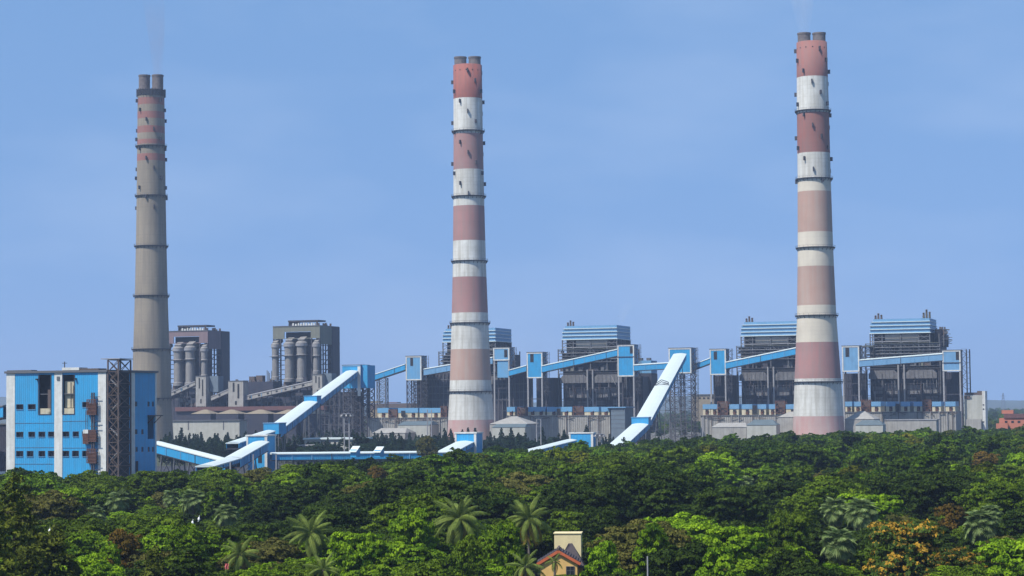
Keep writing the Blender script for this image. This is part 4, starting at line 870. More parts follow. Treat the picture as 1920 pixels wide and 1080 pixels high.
WHITEW = mat('chalky_wall', (0.40, 0.40, 0.36), 0.85, vary=0.5, scale=0.3, streak=0.6, dirt=(0.25, 0.25, 0.21))
hip_shed(697, 760, 803, 812, 825, -20, 22, 'beige hip-roofed shed among trees left of the middle chimney', BEIGE, BEIGE, ridge=0.12)
hip_shed(745, 806, 790, 797, 825, 10, 20, 'long slate-roofed shed with pale wall left of the middle chimney', SHEDG, WHITEW, ridge=0.05, nwin=4)
hip_shed(917, 990, 781, 795, 830, 5, 26, 'beige gabled building at the right foot of the middle chimney', BEIGE, BEIGE, ridge=0.42)
hip_shed(922, 985, 795, 801, 830, -25, 14, 'low slate-roofed shed in front of the beige gable by the middle chimney', SHEDG, WHITEW, ridge=0.05, nwin=3)
hip_shed(1333, 1400, 793, 801, 830, -15, 22, 'beige hip-roofed shed behind the trees left of the right chimney', BEIGE, BEIGE, ridge=0.12)
hip_shed(1399, 1456, 787, 797, 825, -25, 14, 'grey-green roofed pump house left of the right chimney', SHEDG, WHITEW, ridge=0.2, nwin=3, name='pump_house')
hip_shed(1458, 1500, 772, 782, 830, 0, 20, 'beige gabled building touching the left foot of the right chimney', BEIGE, BEIGE, ridge=0.42)
hip_shed(1583, 1640, 771, 786, 830, 5, 26, 'beige gabled building at the right foot of the right chimney', BEIGE, BEIGE, ridge=0.42)
hip_shed(1603, 1656, 788, 797, 830, -30, 14, 'slate-roofed shed right of the right chimney', SHEDG, WHITEW, ridge=0.2, nwin=3)
t = thing('sheet_wall_building', 'long plain beige sheet building in front of the far right precipitator', 'building', pw(1705, 810, 30)); b = MB(); b.prect(1659, 788, 1756, 838, 30, 14, BEIGE); b.build('wall', t)
b = MB(); b.prect(1658, 786.4, 1757, 787.9, 29.6, 15, PALEST); b.build('roof', t)
# old side: hip-roofed bays, red roof strip, pale wall
for i, (a, c) in enumerate(((357, 395), (404, 447), (457, 503), (512, 556), (563, 606))):
    hip_shed(a, c, 768, 776, 792, 150, 18, ['first tan-roofed bay right of the left chimney', 'second tan-roofed bay from the left chimney', 'third tan-roofed bay from the left chimney', 'fourth tan-roofed bay, left of the long rising conveyor', 'fifth tan-roofed bay, under the long rising conveyor'][i], TANROOF, SLATE, cat='bay', ridge=0.42, name='roofed_bay')
t = thing('long_building', 'long dull red roofed building behind the tan-roofed bays', 'building', pw(450, 800, 175)); b = MB(); b.prect(330, 770, 610, 830, 176, 14, SLATE); b.build('wall', t); b = MB(); b.prect(328, 762, 612, 769.8, 174, 17, REDROOF); b.build('roof', t)
t = thing('boundary_building', 'long low pale concrete building right of the left chimney foot', 'building', pw(385, 800, 110)); b = MB(); b.prect(322, 789, 449, 830, 112, 14, WHITEW); b.build('wall', t); b = MB(); b.prect(321, 787.6, 450, 788.9, 111, 16, GREYST); b.build('roof', t)
for x in (352, 418): b = MB(); b.prect(x, 790, x+2, 806, 111.8, 0.15, GREYST); b.build('downpipe', t)
t = thing('low_office', 'low office with broad white flat roof below the blue head tower', 'building', pw(620, 835, w_at(620, 1250))); wq = w_at(620, 1250)
b = MB(); b.prect(571, 824, 662, 842, wq, 14, WHITEW); b.build('wall', t); b = MB(); b.prect(568, 821, 680, 823.8, wq-1, 16, ROOFW); b.build('roof', t)
for i in range(8): b = MB(); b.prect(576+i*10, 828, 580+i*10, 832, wq-0.1, 0.05, DARK); b.build('window', t)
t = thing('small_shelter', 'tiny pale flat-roofed shelter left of the low office', 'shelter', pw(580, 840, w_at(580, 1180))); wq = w_at(580, 1180); b = MB(); b.prect(561, 834, 590, 836, wq-1, 10, PALEST); b.build('roof', t); b = MB(); b.prect(566, 836.1, 582, 852, wq, 7, SHEDB); b.build('wall', t)

# pieces at the horizon and the right edge
t = thing('silo_house', 'tall cream rounded silo house at the right end of the plant', 'silo', pt(1828, 800, 1600)); c = pt(1822, 800, 1620); c.z = 0; w = w_at(1830, 1600)
b = MB(); ua, ub, za, zb = b.prect(1808, 741, 1842, 838, w, 16, WHITEW); b.build('cream_wall', t)
b = MB(); b.prect(1842.3, 733, 1848, 838, w-0.3, 17, WHITE); b.build('white_pilaster', t)
b = MB(); b.prect(1832, 733, 1842, 740.8, w+1, 12, RUSTB); b.prect(1808, 736, 1831.7, 740.8, w+2, 10, RUSTB); b.prect(1808, 742, 1819, 748, w-0.5, 0.3, RUSTB); b.build('rusty_top', t)
for y in (758, 766, 790): b = MB(); b.prect(1842.6, y, 1845.5, y+2, w-0.5, 0.1, DARK); b.build('window', t)
b = MB(); b.prect(1812, 786, 1840, 838, w-6, 5, BEIGE); b.build('annex', t)
def orange_house():
    w = w_at(1900, 1500); t = thing('orange_house', 'orange two-storey house with dark red roof at the right edge', 'house', pw(1905, 800, w))
    b = MB(); b.prect(1874, 784, 1940, 838, w, 14, ORANGE); b.build('wall', t)
    b = MB(); b.prect(1882, 776, 1942, 783.7, w-0.8, 16, REDROOF); b.build('roof', t)
    b = MB(); b.prect(1878, 769, 1900, 775.7, w+3, 8, ORANGE); b.build('upper_room', t)
    for x in (1884, 1896, 1908): b = MB(); b.prect(x, 789, x+5, 793, w-0.1, 0.05, DARK); b.build('window', t)
    b = MB(); b.prect(1868, 794, 1890, 838, w-6, 5, ORANGE); b.build('porch', t)
orange_house()
t = thing('distant_building', 'long distant tan building seen between the lattice legs and the dark boiler', 'building', pt(1318, 760, 2300)); w = w_at(1318, 2300); b = MB(); b.prect(1298, 741, 1340, 790, w, 20, TANROOF); b.build('wall', t); b = MB(); b.prect(1296, 739, 1342, 740.8, w-1, 22, GREYST); b.build('roof', t)
b = MB()
for i in range(5): b.prect(1302+i*8, 745, 1306+i*8, 748, w-0.2, 0.1, DARK)
b.build('window_row', t)
t = thing('distant_building', 'distant brick-red building row left of the lattice trestle', 'building', pt(735, 760, 2200)); w = w_at(735, 2200); b = MB(); b.prect(690, 756, 845, 790, w, 20, RUSTB); b.prect(692, 752, 712, 755.8, w+2, 10, TANROOF); b.prect(724, 754, 745, 755.8, w+2, 10, REDROOF); b.build('wall', t)
b = MB(); b.prect(688, 768, 733, 838, w_at(710, 1720), 12, TANROOF); b.build('annex', t)
t = thing('distant_tower', 'faint lattice pylon on the far horizon at the right', 'pylon', pt(1881, 755, 7000)); p = pt(1881, 755, 7000); b = MB()
for s in (-1, 1):
    for q in (-1, 1): b.beam(Vector((p.x+s*6, p.y+q*6, 0)), Vector((p.x+s, p.y+q, 52)), 0.9, GREYST)
for z in (10, 20, 30, 40): k = 6-5*z/62; b.beam(Vector((p.x-k, p.y, z)), Vector((p.x+k, p.y, z+9)), 0.6, GREYST); b.beam(Vector((p.x+k, p.y, z)), Vector((p.x-k, p.y, z+9)), 0.6, GREYST)
b.beam(Vector((p.x-9, p.y, 42)), Vector((p.x+9, p.y, 42)), 0.8, GREYST); b.build('steel_frame', t)

# ------------------------------------------------------------------ high masts and poles
def mast(px, yt, d, label, twin=True, head=True, r=0.42):
    p = pt(px, yt, d); t = thing('light_mast', label, 'light mast', Vector((p.x, p.y, 0)), 0); s = 1.25 if twin else 0
    for q in ((-s, s) if twin else (0,)):
        b = MB(); b.tube(Vector((p.x+q, p.y, 0)), Vector((p.x+q, p.y, p.z)), r, r*0.7, PALEST, 8); b.build('post', t)
    if twin:
        b = MB()
        for z in np.arange(3, p.z, 4): b.beam(Vector((p.x-s, p.y, z)), Vector((p.x+s, p.y, z)), 0.18, PALEST)
        b.build('rung', t)
    if head:
        b = MB(); b.lathe(p, [(p.z, 1.3), (p.z-0.3, 2.6), (p.z+0.2, 2.8), (p.z+0.6, 1.4)], GREYST, 16, cap=True); b.build('head_frame', t)
        for i in range(8): a = i*math.pi/4; b = MB(); q = p + Vector((math.cos(a)*2.7, math.sin(a)*2.7, -0.2)); b.beam(q, q+Vector((math.cos(a)*0.5, math.sin(a)*0.5, -0.9)), 0.7, PALEST); b.build('floodlight', t)
mast(650, 777, 1080, 'twin-post light mast with round lamp head before the blue head tower')
mast(1010, 786, 1250, 'twin-post mast before the middle precipitator, right of the middle chimney', head=False)
mast(1124, 815, 1180, 'short twin-post light mast beside the low blue house above the forest')
mast(805, 768, 1300, 'pale twin-post mast in front of the sheds left of the middle chimney', head=False)
mast(1317, 783, 1350, 'slim pole before the beige shed right of the lattice legs', twin=False, head=False)
mast(432, 866, 860, 'slim pole standing in the coal yard', twin=False, head=False)
mast(1372, 808, 1150, 'slim pole rising from the forest left of the right chimney', twin=False, head=False)
mast(475, 852, 880, 'slim pole in the coal yard below the small blue tower', twin=False, head=False)
mast(518, 852, 900, 'slim pole where the level conveyor begins', twin=False, head=False)
mast(1214, 1043, 268, 'slim grey pole standing among the bright green foreground trees', twin=False, head=False, r=0.13)
t = thing('small_shed', 'tiny white roofed shed in the forest below the right chimney', 'shed', pt(1515, 832, 1180)); w = w_at(1515, 1180); b = MB(); b.prect(1503, 829, 1527, 834, w, 6, WHITE); b.build('roof', t); b = MB(); b.prect(1504, 834.1, 1526, 860, w+0.5, 5, BEIGE); b.build('wall', t)
t = thing('small_shed', 'low grey roof in the forest, left of the tiny white shed', 'shed', pt(1480, 834, 1190)); w = w_at(1480, 1190); b = MB(); b.prect(1468, 832, 1493, 835, w, 6, PALEST); b.build('roof', t); b = MB(); b.prect(1470, 835.1, 1491, 860, w+0.5, 5, BEIGE); b.build('wall', t)

# ------------------------------------------------------------------ yellow house in the foreground
def house():
    YEL = mat('yellow_plaster', (0.72, 0.47, 0.15), 0.85, vary=0.5, scale=0.8, streak=0.5, dirt=(0.48, 0.30, 0.12))
    PYEL = mat('pale_yellow_plaster', (0.72, 0.62, 0.34), 0.85, vary=0.5, scale=0.8, streak=0.4, dirt=(0.5, 0.42, 0.26))
    TILE = mat('dark_roof_tile', (0.055, 0.042, 0.048), 0.8, vary=0.8, scale=1.5, dirt=(0.03, 0.027, 0.033))
    BARGE = mat('red_orange_bargeboard', (0.52, 0.12, 0.04), 0.7, vary=0.4, scale=1.0)
    w = w_at(1040, 330); X = lambda x: uz(x, 1050, w)[0]; Z = lambda y: uz(1040, y, w)[1]
    u0, u1 = X(1006), X(1072); um = X(1038); ze, zr = Z(1052), Z(1033); D = 5.5
    t = thing('yellow_house', 'yellow gabled house with red-orange bargeboards and dark roof among the foreground trees', 'house', row(um, w+D/2, 0))
    b = MB(); b.poly([row(u0, w, 0), row(u1, w, 0), row(u1, w, ze), row(um, w, zr), row(u0, w, ze), row(u0, w+D, 0), row(u1, w+D, 0), row(u1, w+D, ze), row(um, w+D, zr), row(u0, w+D, ze)], [(0, 1, 2, 3, 4), (9, 8, 7, 6, 5), (0, 5, 6, 1), (1, 6, 7, 2), (4, 9, 5, 0)], YEL); b.build('wall', t)
    for a, b2 in ((u0-0.5, um), (um, u1+0.5)):
        e0, e1 = (ze-0.35, zr+0.05) if a < b2 and b2 == um else (zr+0.05, ze-0.35)
        m = MB(); m.poly([row(a, w-0.3, e0), row(b2, w-0.3, e1), row(b2, w+D+0.5, e1), row(a, w+D+0.5, e0), row(a, w-0.3, e0+0.18), row(b2, w-0.3, e1+0.18), row(b2, w+D+0.5, e1+0.18), row(a, w+D+0.5, e0+0.18)], [(3, 2, 1, 0), (4, 5, 6, 7), (0, 1, 5, 4), (1, 2, 6, 5), (2, 3, 7, 6), (3, 0, 4, 7)], TILE); m.build('roof', t); rf = LAST[0]
        nt_ = 9
        for j in range(nt_):   # tile courses
            f = (j+0.5)/nt_; uu = a+(b2-a)*f; zz = e0+(e1-e0)*f+0.2; m = MB(); m.beam(row(uu, w-0.28, zz), row(uu, w+D+0.48, zz), 0.34, TILE, 0.08); m.build('tile_course', rf)
        m = MB(); m.beam(row(a, w-0.36, e0-0.12), row(b2, w-0.36, e1-0.12), 0.12, BARGE, 0.42); m.build('bargeboard', t)
    m = MB(); m.beam(row(um, w-0.35, zr+0.28), row(um, w+D+0.5, zr+0.28), 0.3, RUSTB); m.build('ridge_cap', t)
    m = MB(); a, c, e, f = X(1053), X(1066), Z(1078), Z(1063); m.box(a, c, w-0.03, w-0.005, e, f, GLASS); g = 0.1
    m.box(a-g, c+g, w-0.1, w-0.005, f, f+g, GREYST); m.box(a-g, c+g, w-0.14, w-0.005, e-g, e, GREYST); m.box(a-g, a, w-0.1, w-0.005, e, f, GREYST); m.box(c, c+g, w-0.1, w-0.005, e, f, GREYST); m.box((a+c)/2-0.04, (a+c)/2+0.04, w-0.08, w-0.035, e, f, GREYST); m.box(a, c, w-0.08, w-0.04, (e+f)/2, (e+f)/2+0.07, GREYST); m.build('window', t)
    # dark rear roof hump
    m = MB(); v0, v1 = X(1030), X(1085); zb, zt = Z(1034), Z(1026); q = w+D+1
    m.poly([row(v0, q, zb-3), row(v1, q, zb-3), row(v1, q+5, zb-3), row(v0, q+5, zb-3), row((v0+v1)/2-0.3, q+2.5, zt), row((v0+v1)/2+0.3, q+2.5, zt)], [(3, 2, 1, 0), (0, 1, 5, 4), (1, 2, 5), (2, 3, 4, 5), (3, 0, 4)], TILE)
    m.build('rear_roof', t); m = MB(); m.box(v0+0.5, v1-0.5, q+0.5, q+4.5, 0, zb-2.99, YEL); m.build('rear_wall', t)
    w2 = w+D+8; a, c = uz(1035, 1010, w2)[0], uz(1083, 1010, w2)[0]; zt = uz(1058, 1001, w2)[1]
    t2 = thing('water_tank_house', 'pale yellow flat-topped block behind the yellow gabled house', 'building', row((a+c)/2, w2+2, 0)); m = MB(); m.box(a, c, w2, w2+3.5, 0, zt, PYEL); m.build('wall', t2); m = MB(); m.box(a-0.12, c+0.12, w2-0.12, w2+3.62, zt+0.005, zt+0.16, PYEL); m.build('coping', t2)
    t.rotation_euler = (0, 0, math.radians(-3)); t2.rotation_euler = (0, 0, math.radians(-5))
house()

# small things among the foreground leaves
PINKC = mat('pinkish_red_cloth', (0.45, 0.10, 0.10), 0.8, vary=0.3)
p = pt(425, 1062, 262); b = MB(); n_ = 6; pts = []
for j in range(n_):
    for i in range(n_): pts.append(p + Vector((-0.22+0.09*i+0.04*math.sin(j*1.7), 0.08*math.sin(i*1.9+j*0.6), 0.35-0.14*j)))
pts += [q + Vector((0, 0.02, 0)) for q in pts]; m_ = n_*n_
fs = [(j*n_+i, j*n_+i+1, (j+1)*n_+i+1, (j+1)*n_+i) for j in range(n_-1) for i in range(n_-1)]; fs += [tuple(k+m_ for k in reversed(f)) for f in fs]
b.poly(pts, fs, PINKC); tag(b.build('cloth'), 'pinkish red cloth hanging among palm fronds at the lower left', 'cloth')
EGRET = mat('white_feathers', (0.8, 0.8, 0.78), 0.8, vary=0.1)
for x, y, d, lab in ((373, 973, 330, 'white bird perched above the bright green tree, the right one of two'), (361, 980, 326, 'white bird perched above the bright green tree, the left one of two'), (93, 995, 330, 'single white bird in the dark trees at the far left')):
    p = pt(x, y, d); b = MB(); b.lathe(p, [(p.z-0.30, 0.03), (p.z-0.24, 0.12), (p.z-0.08, 0.19), (p.z+0.10, 0.17), (p.z+0.22, 0.09), (p.z+0.28, 0.05)], EGRET, 10)
    b.tube(p+Vector((0.03, 0, 0.24)), p+Vector((0.10, 0, 0.42)), 0.05, 0.035, EGRET, 6); b.tube(p+Vector((0.10, 0, 0.42)), p+Vector((0.04, 0, 0.54)), 0.035, 0.05, EGRET, 6); b.tube(p+Vector((0.04, 0, 0.54)), p+Vector((0.24, 0, 0.50)), 0.03, 0.008, TANROOF, 5); b.tube(p+Vector((0, 0, -0.28)), p+Vector((-0.2, 0, -0.42)), 0.08, 0.02, EGRET, 6)
    tag(b.build('bird'), lab, 'bird')
# ------------------------------------------------------------------ foliage
def leafmat(name, c1, c2, rnd=0.25, clump=0.6, tip=None, tipamt=0.0):
    m = bpy.data.materials.new(name); m.use_nodes = True; t = m.node_tree; n = t.nodes; l = t.links.new
    b = n['Principled BSDF']; b.inputs['Roughness'].default_value = 0.6; b.inputs['Specular IOR Level'].default_value = 0.06
    co = n.new('ShaderNodeTexCoord'); at = n.new('ShaderNodeAttribute'); at.attribute_name = 'tone'
    nz = n.new('ShaderNodeTexNoise'); nz.inputs['Scale'].default_value = clump; nz.inputs['Detail'].default_value = 3; l(co.outputs['Object'], nz.inputs['Vector'])
    ad = n.new('ShaderNodeMath'); ad.operation = 'MULTIPLY_ADD'; l(at.outputs['Fac'], ad.inputs[0]); ad.inputs[1].default_value = 0.75; 
    mr = n.new('ShaderNodeMapRange'); mr.inputs[1].default_value = 0.3; mr.inputs[2].default_value = 0.7; mr.inputs[3].default_value = -0.15; mr.inputs[4].default_value = 0.45; l(nz.outputs['Fac'], mr.inputs[0]); l(mr.outputs[0], ad.inputs[2])
    mx = n.new('ShaderNodeMix'); mx.data_type = 'RGBA'; mx.inputs[6].default_value = (*c1, 1); mx.inputs[7].default_value = (*c2, 1); l(ad.outputs[0], mx.inputs[0]); out = mx.outputs[2]
    oi = n.new('ShaderNodeObjectInfo')
    if tip:
        t2 = n.new('ShaderNodeAttribute'); t2.attribute_name = 'tip'; m3 = n.new('ShaderNodeMix'); m3.data_type = 'RGBA'; mm = n.new('ShaderNodeMath'); mm.operation = 'MULTIPLY'; mm.inputs[1].default_value = tipamt; l(t2.outputs['Fac'], mm.inputs[0]); l(mm.outputs[0], m3.inputs[0]); l(out, m3.inputs[6]); m3.inputs[7].default_value = (*tip, 1); out = m3.outputs[2]
    if rnd:
        r1 = n.new('ShaderNodeMapRange'); r1.inputs[3].default_value = 1-rnd; r1.inputs[4].default_value = 1+rnd; l(oi.outputs['Random'], r1.inputs[0])
        v = n.new('ShaderNodeVectorMath'); v.operation = 'SCALE'; l(out, v.inputs[0]); l(r1.outputs[0], v.inputs[3]); out = v.outputs[0]
    l(out, b.inputs['Base Color']); tr = n.new('ShaderNodeBsdfTranslucent'); l(out, tr.inputs['Color']); ms = n.new('ShaderNodeMixShader'); ms.inputs[0].default_value = 0.25
    l(b.outputs[0], ms.inputs[1]); l(tr.outputs[0], ms.inputs[2]); l(ms.outputs[0], n['Material Output'].inputs['Surface'])
    return m
LD = leafmat('leaf_dark_green', (0.010, 0.026, 0.004), (0.055, 0.088, 0.009))
LM = leafmat('leaf_mid_green', (0.020, 0.048, 0.003), (0.125, 0.185, 0.010))
LB = leafmat('leaf_bright_green', (0.038, 0.095, 0.003), (0.23, 0.36, 0.012))
LO = leafmat('leaf_olive', (0.050, 0.060, 0.012), (0.13, 0.12, 0.025))
LR = leafmat('leaf_rusty', (0.055, 0.050, 0.008), (0.20, 0.115, 0.015))
LY = leafmat('leaf_yellow_flowering', (0.030, 0.060, 0.010), (0.08, 0.12, 0.018), tip=(0.40, 0.235, 0.028), tipamt=0.95)
LC = leafmat('leaf_casuarina', (0.012, 0.030, 0.018), (0.034, 0.060, 0.030))
LN = leafmat('leaf_feathery_olive', (0.038, 0.056, 0.006), (0.14, 0.165, 0.018))
LP = leafmat('leaf_palm', (0.045, 0.085, 0.016), (0.20, 0.25, 0.05), rnd=0.2)
LF = leafmat('leaf_fan_palm', (0.060, 0.115, 0.030), (0.26, 0.33, 0.12), rnd=0.2)
LPD = leafmat('leaf_dry_palm', (0.15, 0.10, 0.02), (0.34, 0.24, 0.05), rnd=0.2)
LDEAD = leafmat('leaf_dead_grey', (0.12, 0.11, 0.09), (0.27, 0.25, 0.20), rnd=0.2)
BARK = mat('bark', (0.09, 0.07, 0.05), 0.9, vary=0.6, scale=2.0)
PBARK = mat('palm_bark', (0.15, 0.13, 0.11), 0.9, vary=0.6, scale=2.0)
FORM = leafmat('leaf_forest_mix', (0.012, 0.034, 0.003), (0.105, 0.150, 0.009), rnd=0.0)
def widen(m):   # spread of tones from tree to tree for the joined far forest
    t = m.node_tree; n = t.nodes; l = t.links.new; oi = n.new('ShaderNodeObjectInfo'); cr = n.new('ShaderNodeValToRGB'); e = cr.color_ramp.elements
    e[0].color = (0.45, 0.62, 0.85, 1); e[1].color = (2.3, 1.5, 0.8, 1); e[1].position = 1.0
    for p, c in ((0.3, (0.75, 0.85, 0.85, 1)), (0.55, (1.05, 1.1, 1, 1)), (0.75, (1.35, 1.6, 1, 1)), (0.93, (1.5, 1.75, 1, 1)), (0.97, (1.8, 1.35, 0.8, 1))): k = e.new(p); k.color = c
    l(oi.outputs['Random'], cr.inputs[0]); geo = n.new('ShaderNodeNewGeometry'); nz = n.new('ShaderNodeTexNoise'); nz.inputs['Scale'].default_value = 0.012; nz.inputs['Detail'].default_value = 2; l(geo.outputs['Position'], nz.inputs['Vector'])
    mr = n.new('ShaderNodeMapRange'); mr.inputs[1].default_value = 0.3; mr.inputs[2].default_value = 0.7; mr.inputs[3].default_value = 0.7; mr.inputs[4].default_value = 1.3; l(nz.outputs['Fac'], mr.inputs[0])
    b = n['Principled BSDF']; src = b.inputs['Base Color'].links[0].from_socket; v = n.new('ShaderNodeVectorMath'); v.operation = 'MULTIPLY'; l(src, v.inputs[0]); l(cr.outputs[0], v.inputs[1])
    v2 = n.new('ShaderNodeVectorMath'); v2.operation = 'SCALE'; l(v.outputs[0], v2.inputs[0]); l(mr.outputs[0], v2.inputs[3]); l(v2.outputs[0], b.inputs['Base Color'])
    for q in n:
        if q.type == 'BSDF_TRANSLUCENT': l(v2.outputs[0], q.inputs['Color'])
widen(FORM)

def leaf_mesh(name, P, N, size, tone, tip, rng, aspect=1.5):
    """diamond leaf-clump faces at P with normals N"""
    n = len(P); r = rng.normal(size=(n, 3)); x = np.cross(N, r); x /= np.linalg.norm(x, axis=1)[:, None]+1e-9; y = np.cross(N, x)
    s = (size * rng.uniform(0.6, 1.3, n))[:, None]; bend = N * s * 0.25
    V = np.stack([P - x*s*aspect*0.5 - bend, P + y*s*0.5, P + x*s*aspect*0.5 - bend, P - y*s*0.5], axis=1).reshape(-1, 3)
    me = bpy.data.meshes.new(name); me.vertices.add(n*4); me.vertices.foreach_set('co', V.astype(np.float32).ravel()); me.loops.add(n*4); me.loops.foreach_set('vertex_index', np.arange(n*4, dtype=np.int32))
    me.polygons.add(n); me.polygons.foreach_set('loop_start', np.arange(0, n*4, 4, dtype=np.int32)); me.polygons.foreach_set('loop_total', np.full(n, 4, dtype=np.int32))
    for nm, a in (('tone', tone), ('tip', tip)):
        at = me.attributes.new(nm, 'FLOAT', 'FACE'); at.data.foreach_set('value', a.astype(np.float32))
    me.update(calc_edges=True); me.materials.append(LM); return me
def crown_mesh(seed, R, H, base, nlobe, n, size, kind='round'):
    rng = np.random.default_rng(seed); lobes = []
    for i in range(nlobe):
        a = rng.uniform(0, 2*math.pi)
        if kind == 'cone':
            f = (i+0.5)/nlobe; z = base + (H-base)*f; rr = R*(1-f)**0.8*rng.uniform(0.35, 0.8); lr = R*(0.50*(1-f)+0.16)
        else:
            f = rng.uniform(0, 1)**0.75; z = base + (H-base)*(0.15+0.72*f); rmax = R*math.sqrt(max(0.05, 1-(max(0, f-0.25)/0.85)**2)); rr = rmax*rng.uniform(0.35, 0.80); lr = R*rng.uniform(0.24, 0.42)
        lobes.append((rr*math.cos(a), rr*math.sin(a), z, lr))
    Lb = np.array(lobes); w = Lb[:, 3]**2; idx = rng.choice(len(Lb), size=int(n*1.6), p=w/w.sum())
    K = 16; SD = rng.normal(size=(len(Lb), K, 3)); SD[:, :, 2] = np.abs(SD[:, :, 2]) - 0.45*rng.random((len(Lb), K)); SD /= np.linalg.norm(SD, axis=2)[:, :, None]
    SR = rng.uniform(0.85, 1.18, (len(Lb), K)); k = rng.integers(0, K, len(idx)); G = rng.normal(size=(len(idx), 3)); G /= np.linalg.norm(G, axis=1)[:, None]; G[:, 2] = np.abs(G[:, 2])*0.9 - 0.2
    sr = (0.30 + 0.08*rng.random((len(Lb), K)))[idx, k]*rng.uniform(0.3, 1.0, len(idx))**0.5
    Q = SD[idx, k]*SR[idx, k][:, None] + G*sr[:, None]*np.array([1.15, 1.15, 0.75]); P = Lb[idx, :3] + Q*Lb[idx, 3][:, None]*np.array([1, 1, 0.8 if kind == 'round' else 1.3])
    D = 0.45*SD[idx, k] + 0.55*G; D /= np.linalg.norm(D, axis=1)[:, None]; st = rng.normal(0, 0.16, (len(Lb), K))
    dd = np.linalg.norm(P[:, None, :] - Lb[None, :, :3], axis=2) / Lb[None, :, 3]; inside = (dd < 0.58).any(axis=1); P, D, idx, k = P[~inside][:n], D[~inside][:n], idx[~inside][:n], k[~inside][:n]
    N = D*0.8 + np.array([0, 0, 0.25]) + rng.normal(size=P.shape)*0.5; N /= np.linalg.norm(N, axis=1)[:, None]
    lt = rng.uniform(-0.25, 0.25, len(Lb)); tone = np.clip(0.45 + lt[idx] + st[idx, k] + rng.normal(0, 0.2, len(P)), 0, 1)
    hh = (P[:, 2]-base)/(H-base); tip = ((rng.random(len(P)) < np.clip((D[:, 2]-0.05)*1.2, 0, 0.75)*np.where(rng.random((len(Lb), K)) < 0.6, 1, 0.08)[idx, k])).astype(float)
    return leaf_mesh('crown', P, N, size, tone, tip, rng)
NEAR = [crown_mesh(10+i, R, H, b_, nl, n, s) for i, (R, H, b_, nl, n, s) in enumerate(((4.6, 9.5, 2.2, 30, 15000, 0.27), (4.2, 10.5, 2.6, 26, 14000, 0.27), (5.2, 9.0, 2.0, 36, 17000, 0.28), (3.7, 8.6, 2.0, 22, 12000, 0.25), (4.8, 11.0, 2.5, 40, 18000, 0.25), (6.2, 10.0, 4.6, 34, 17000, 0.27), (3.3, 12.0, 2.6, 24, 12000, 0.24)))]
FAR = [crown_mesh(40+i, R, H, b_, nl, n, s) for i, (R, H, b_, nl, n, s) in enumerate(((4.6, 9.5, 2.2, 24, 6000, 0.42), (4.2, 10.5, 2.6, 20, 5600, 0.42), (5.2, 9.0, 2.0, 26, 6800, 0.44), (3.8, 8.6, 2.0, 18, 4800, 0.40), (6.2, 10.0, 4.6, 26, 6200, 0.42), (3.3, 12.0, 2.6, 18, 4600, 0.38)))]
CAS = [crown_mesh(60+i, R, H, 1.5, 26, n, s, 'cone') for i, (R, H, n, s) in enumerate(((3.0, 16, 2200, 0.65), (2.6, 14, 1900, 0.6), (3.4, 17, 2400, 0.65)))]
CASN = [crown_mesh(70+i, R, H, 1.5, 40, n, s, 'cone') for i, (R, H, n, s) in enumerate(((4.6, 18, 15000, 0.30), (4.0, 15, 13000, 0.30)))]
def trunk_mesh(h, r, m, seed, limbs=5, R=3.0):
    rg = random.Random(seed); b = MB(); p = Vector((0, 0, -0.2)); lean = Vector((rg.uniform(-.4, .4), rg.uniform(-.4, .4), 0)); q = Vector((0, 0, h*0.5)) + lean; b.tube(p, q, r, r*0.75, m, 8, False); q2 = Vector((0, 0, h)) + lean*1.5; b.tube(q, q2, r*0.75, r*0.4, m, 8, False)
    for i in range(limbs):
        a = i*2*math.pi/limbs + rg.random(); f = q.lerp(q2, rg.uniform(0, 0.7)); e = f + Vector((math.cos(a)*R, math.sin(a)*R, rg.uniform(1.5, 3.0)))*0.8; b.tube(f, e, r*0.4, r*0.12, m, 6, False)
    me = bpy.data.meshes.new('trunk'); me.from_pydata(b.v, [], b.f); me.materials.append(m); me.update(); return me
TRK = [trunk_mesh(6.0, 0.28, BARK, i) for i in range(3)]; CTRK = trunk_mesh(13, 0.25, BARK, 9, 0)
def link(name, me, parent, loc=(0, 0, 0), rot=(0, 0, 0), sc=1.0, m=None):
    o = bpy.data.objects.new(name, me); COL.objects.link(o); o.parent = parent; o.location = loc; o.rotation_euler = rot; o.scale = (sc, sc, sc) if isinstance(sc, (int, float)) else sc
    if m: o.material_slots[0].link = 'OBJECT'; o.material_slots[0].material = m
    return o
def tree(name, label, cat, x, y, me, tk, m, sc=1.0, sz=1.0, rz=0.0, group=None):
    t = thing(name, label, cat, Vector((x, y, 0)), rz, group); t.scale = (sc, sc, sc*sz); link('trunk', tk, t); link('crown', me, t, m=m); return t

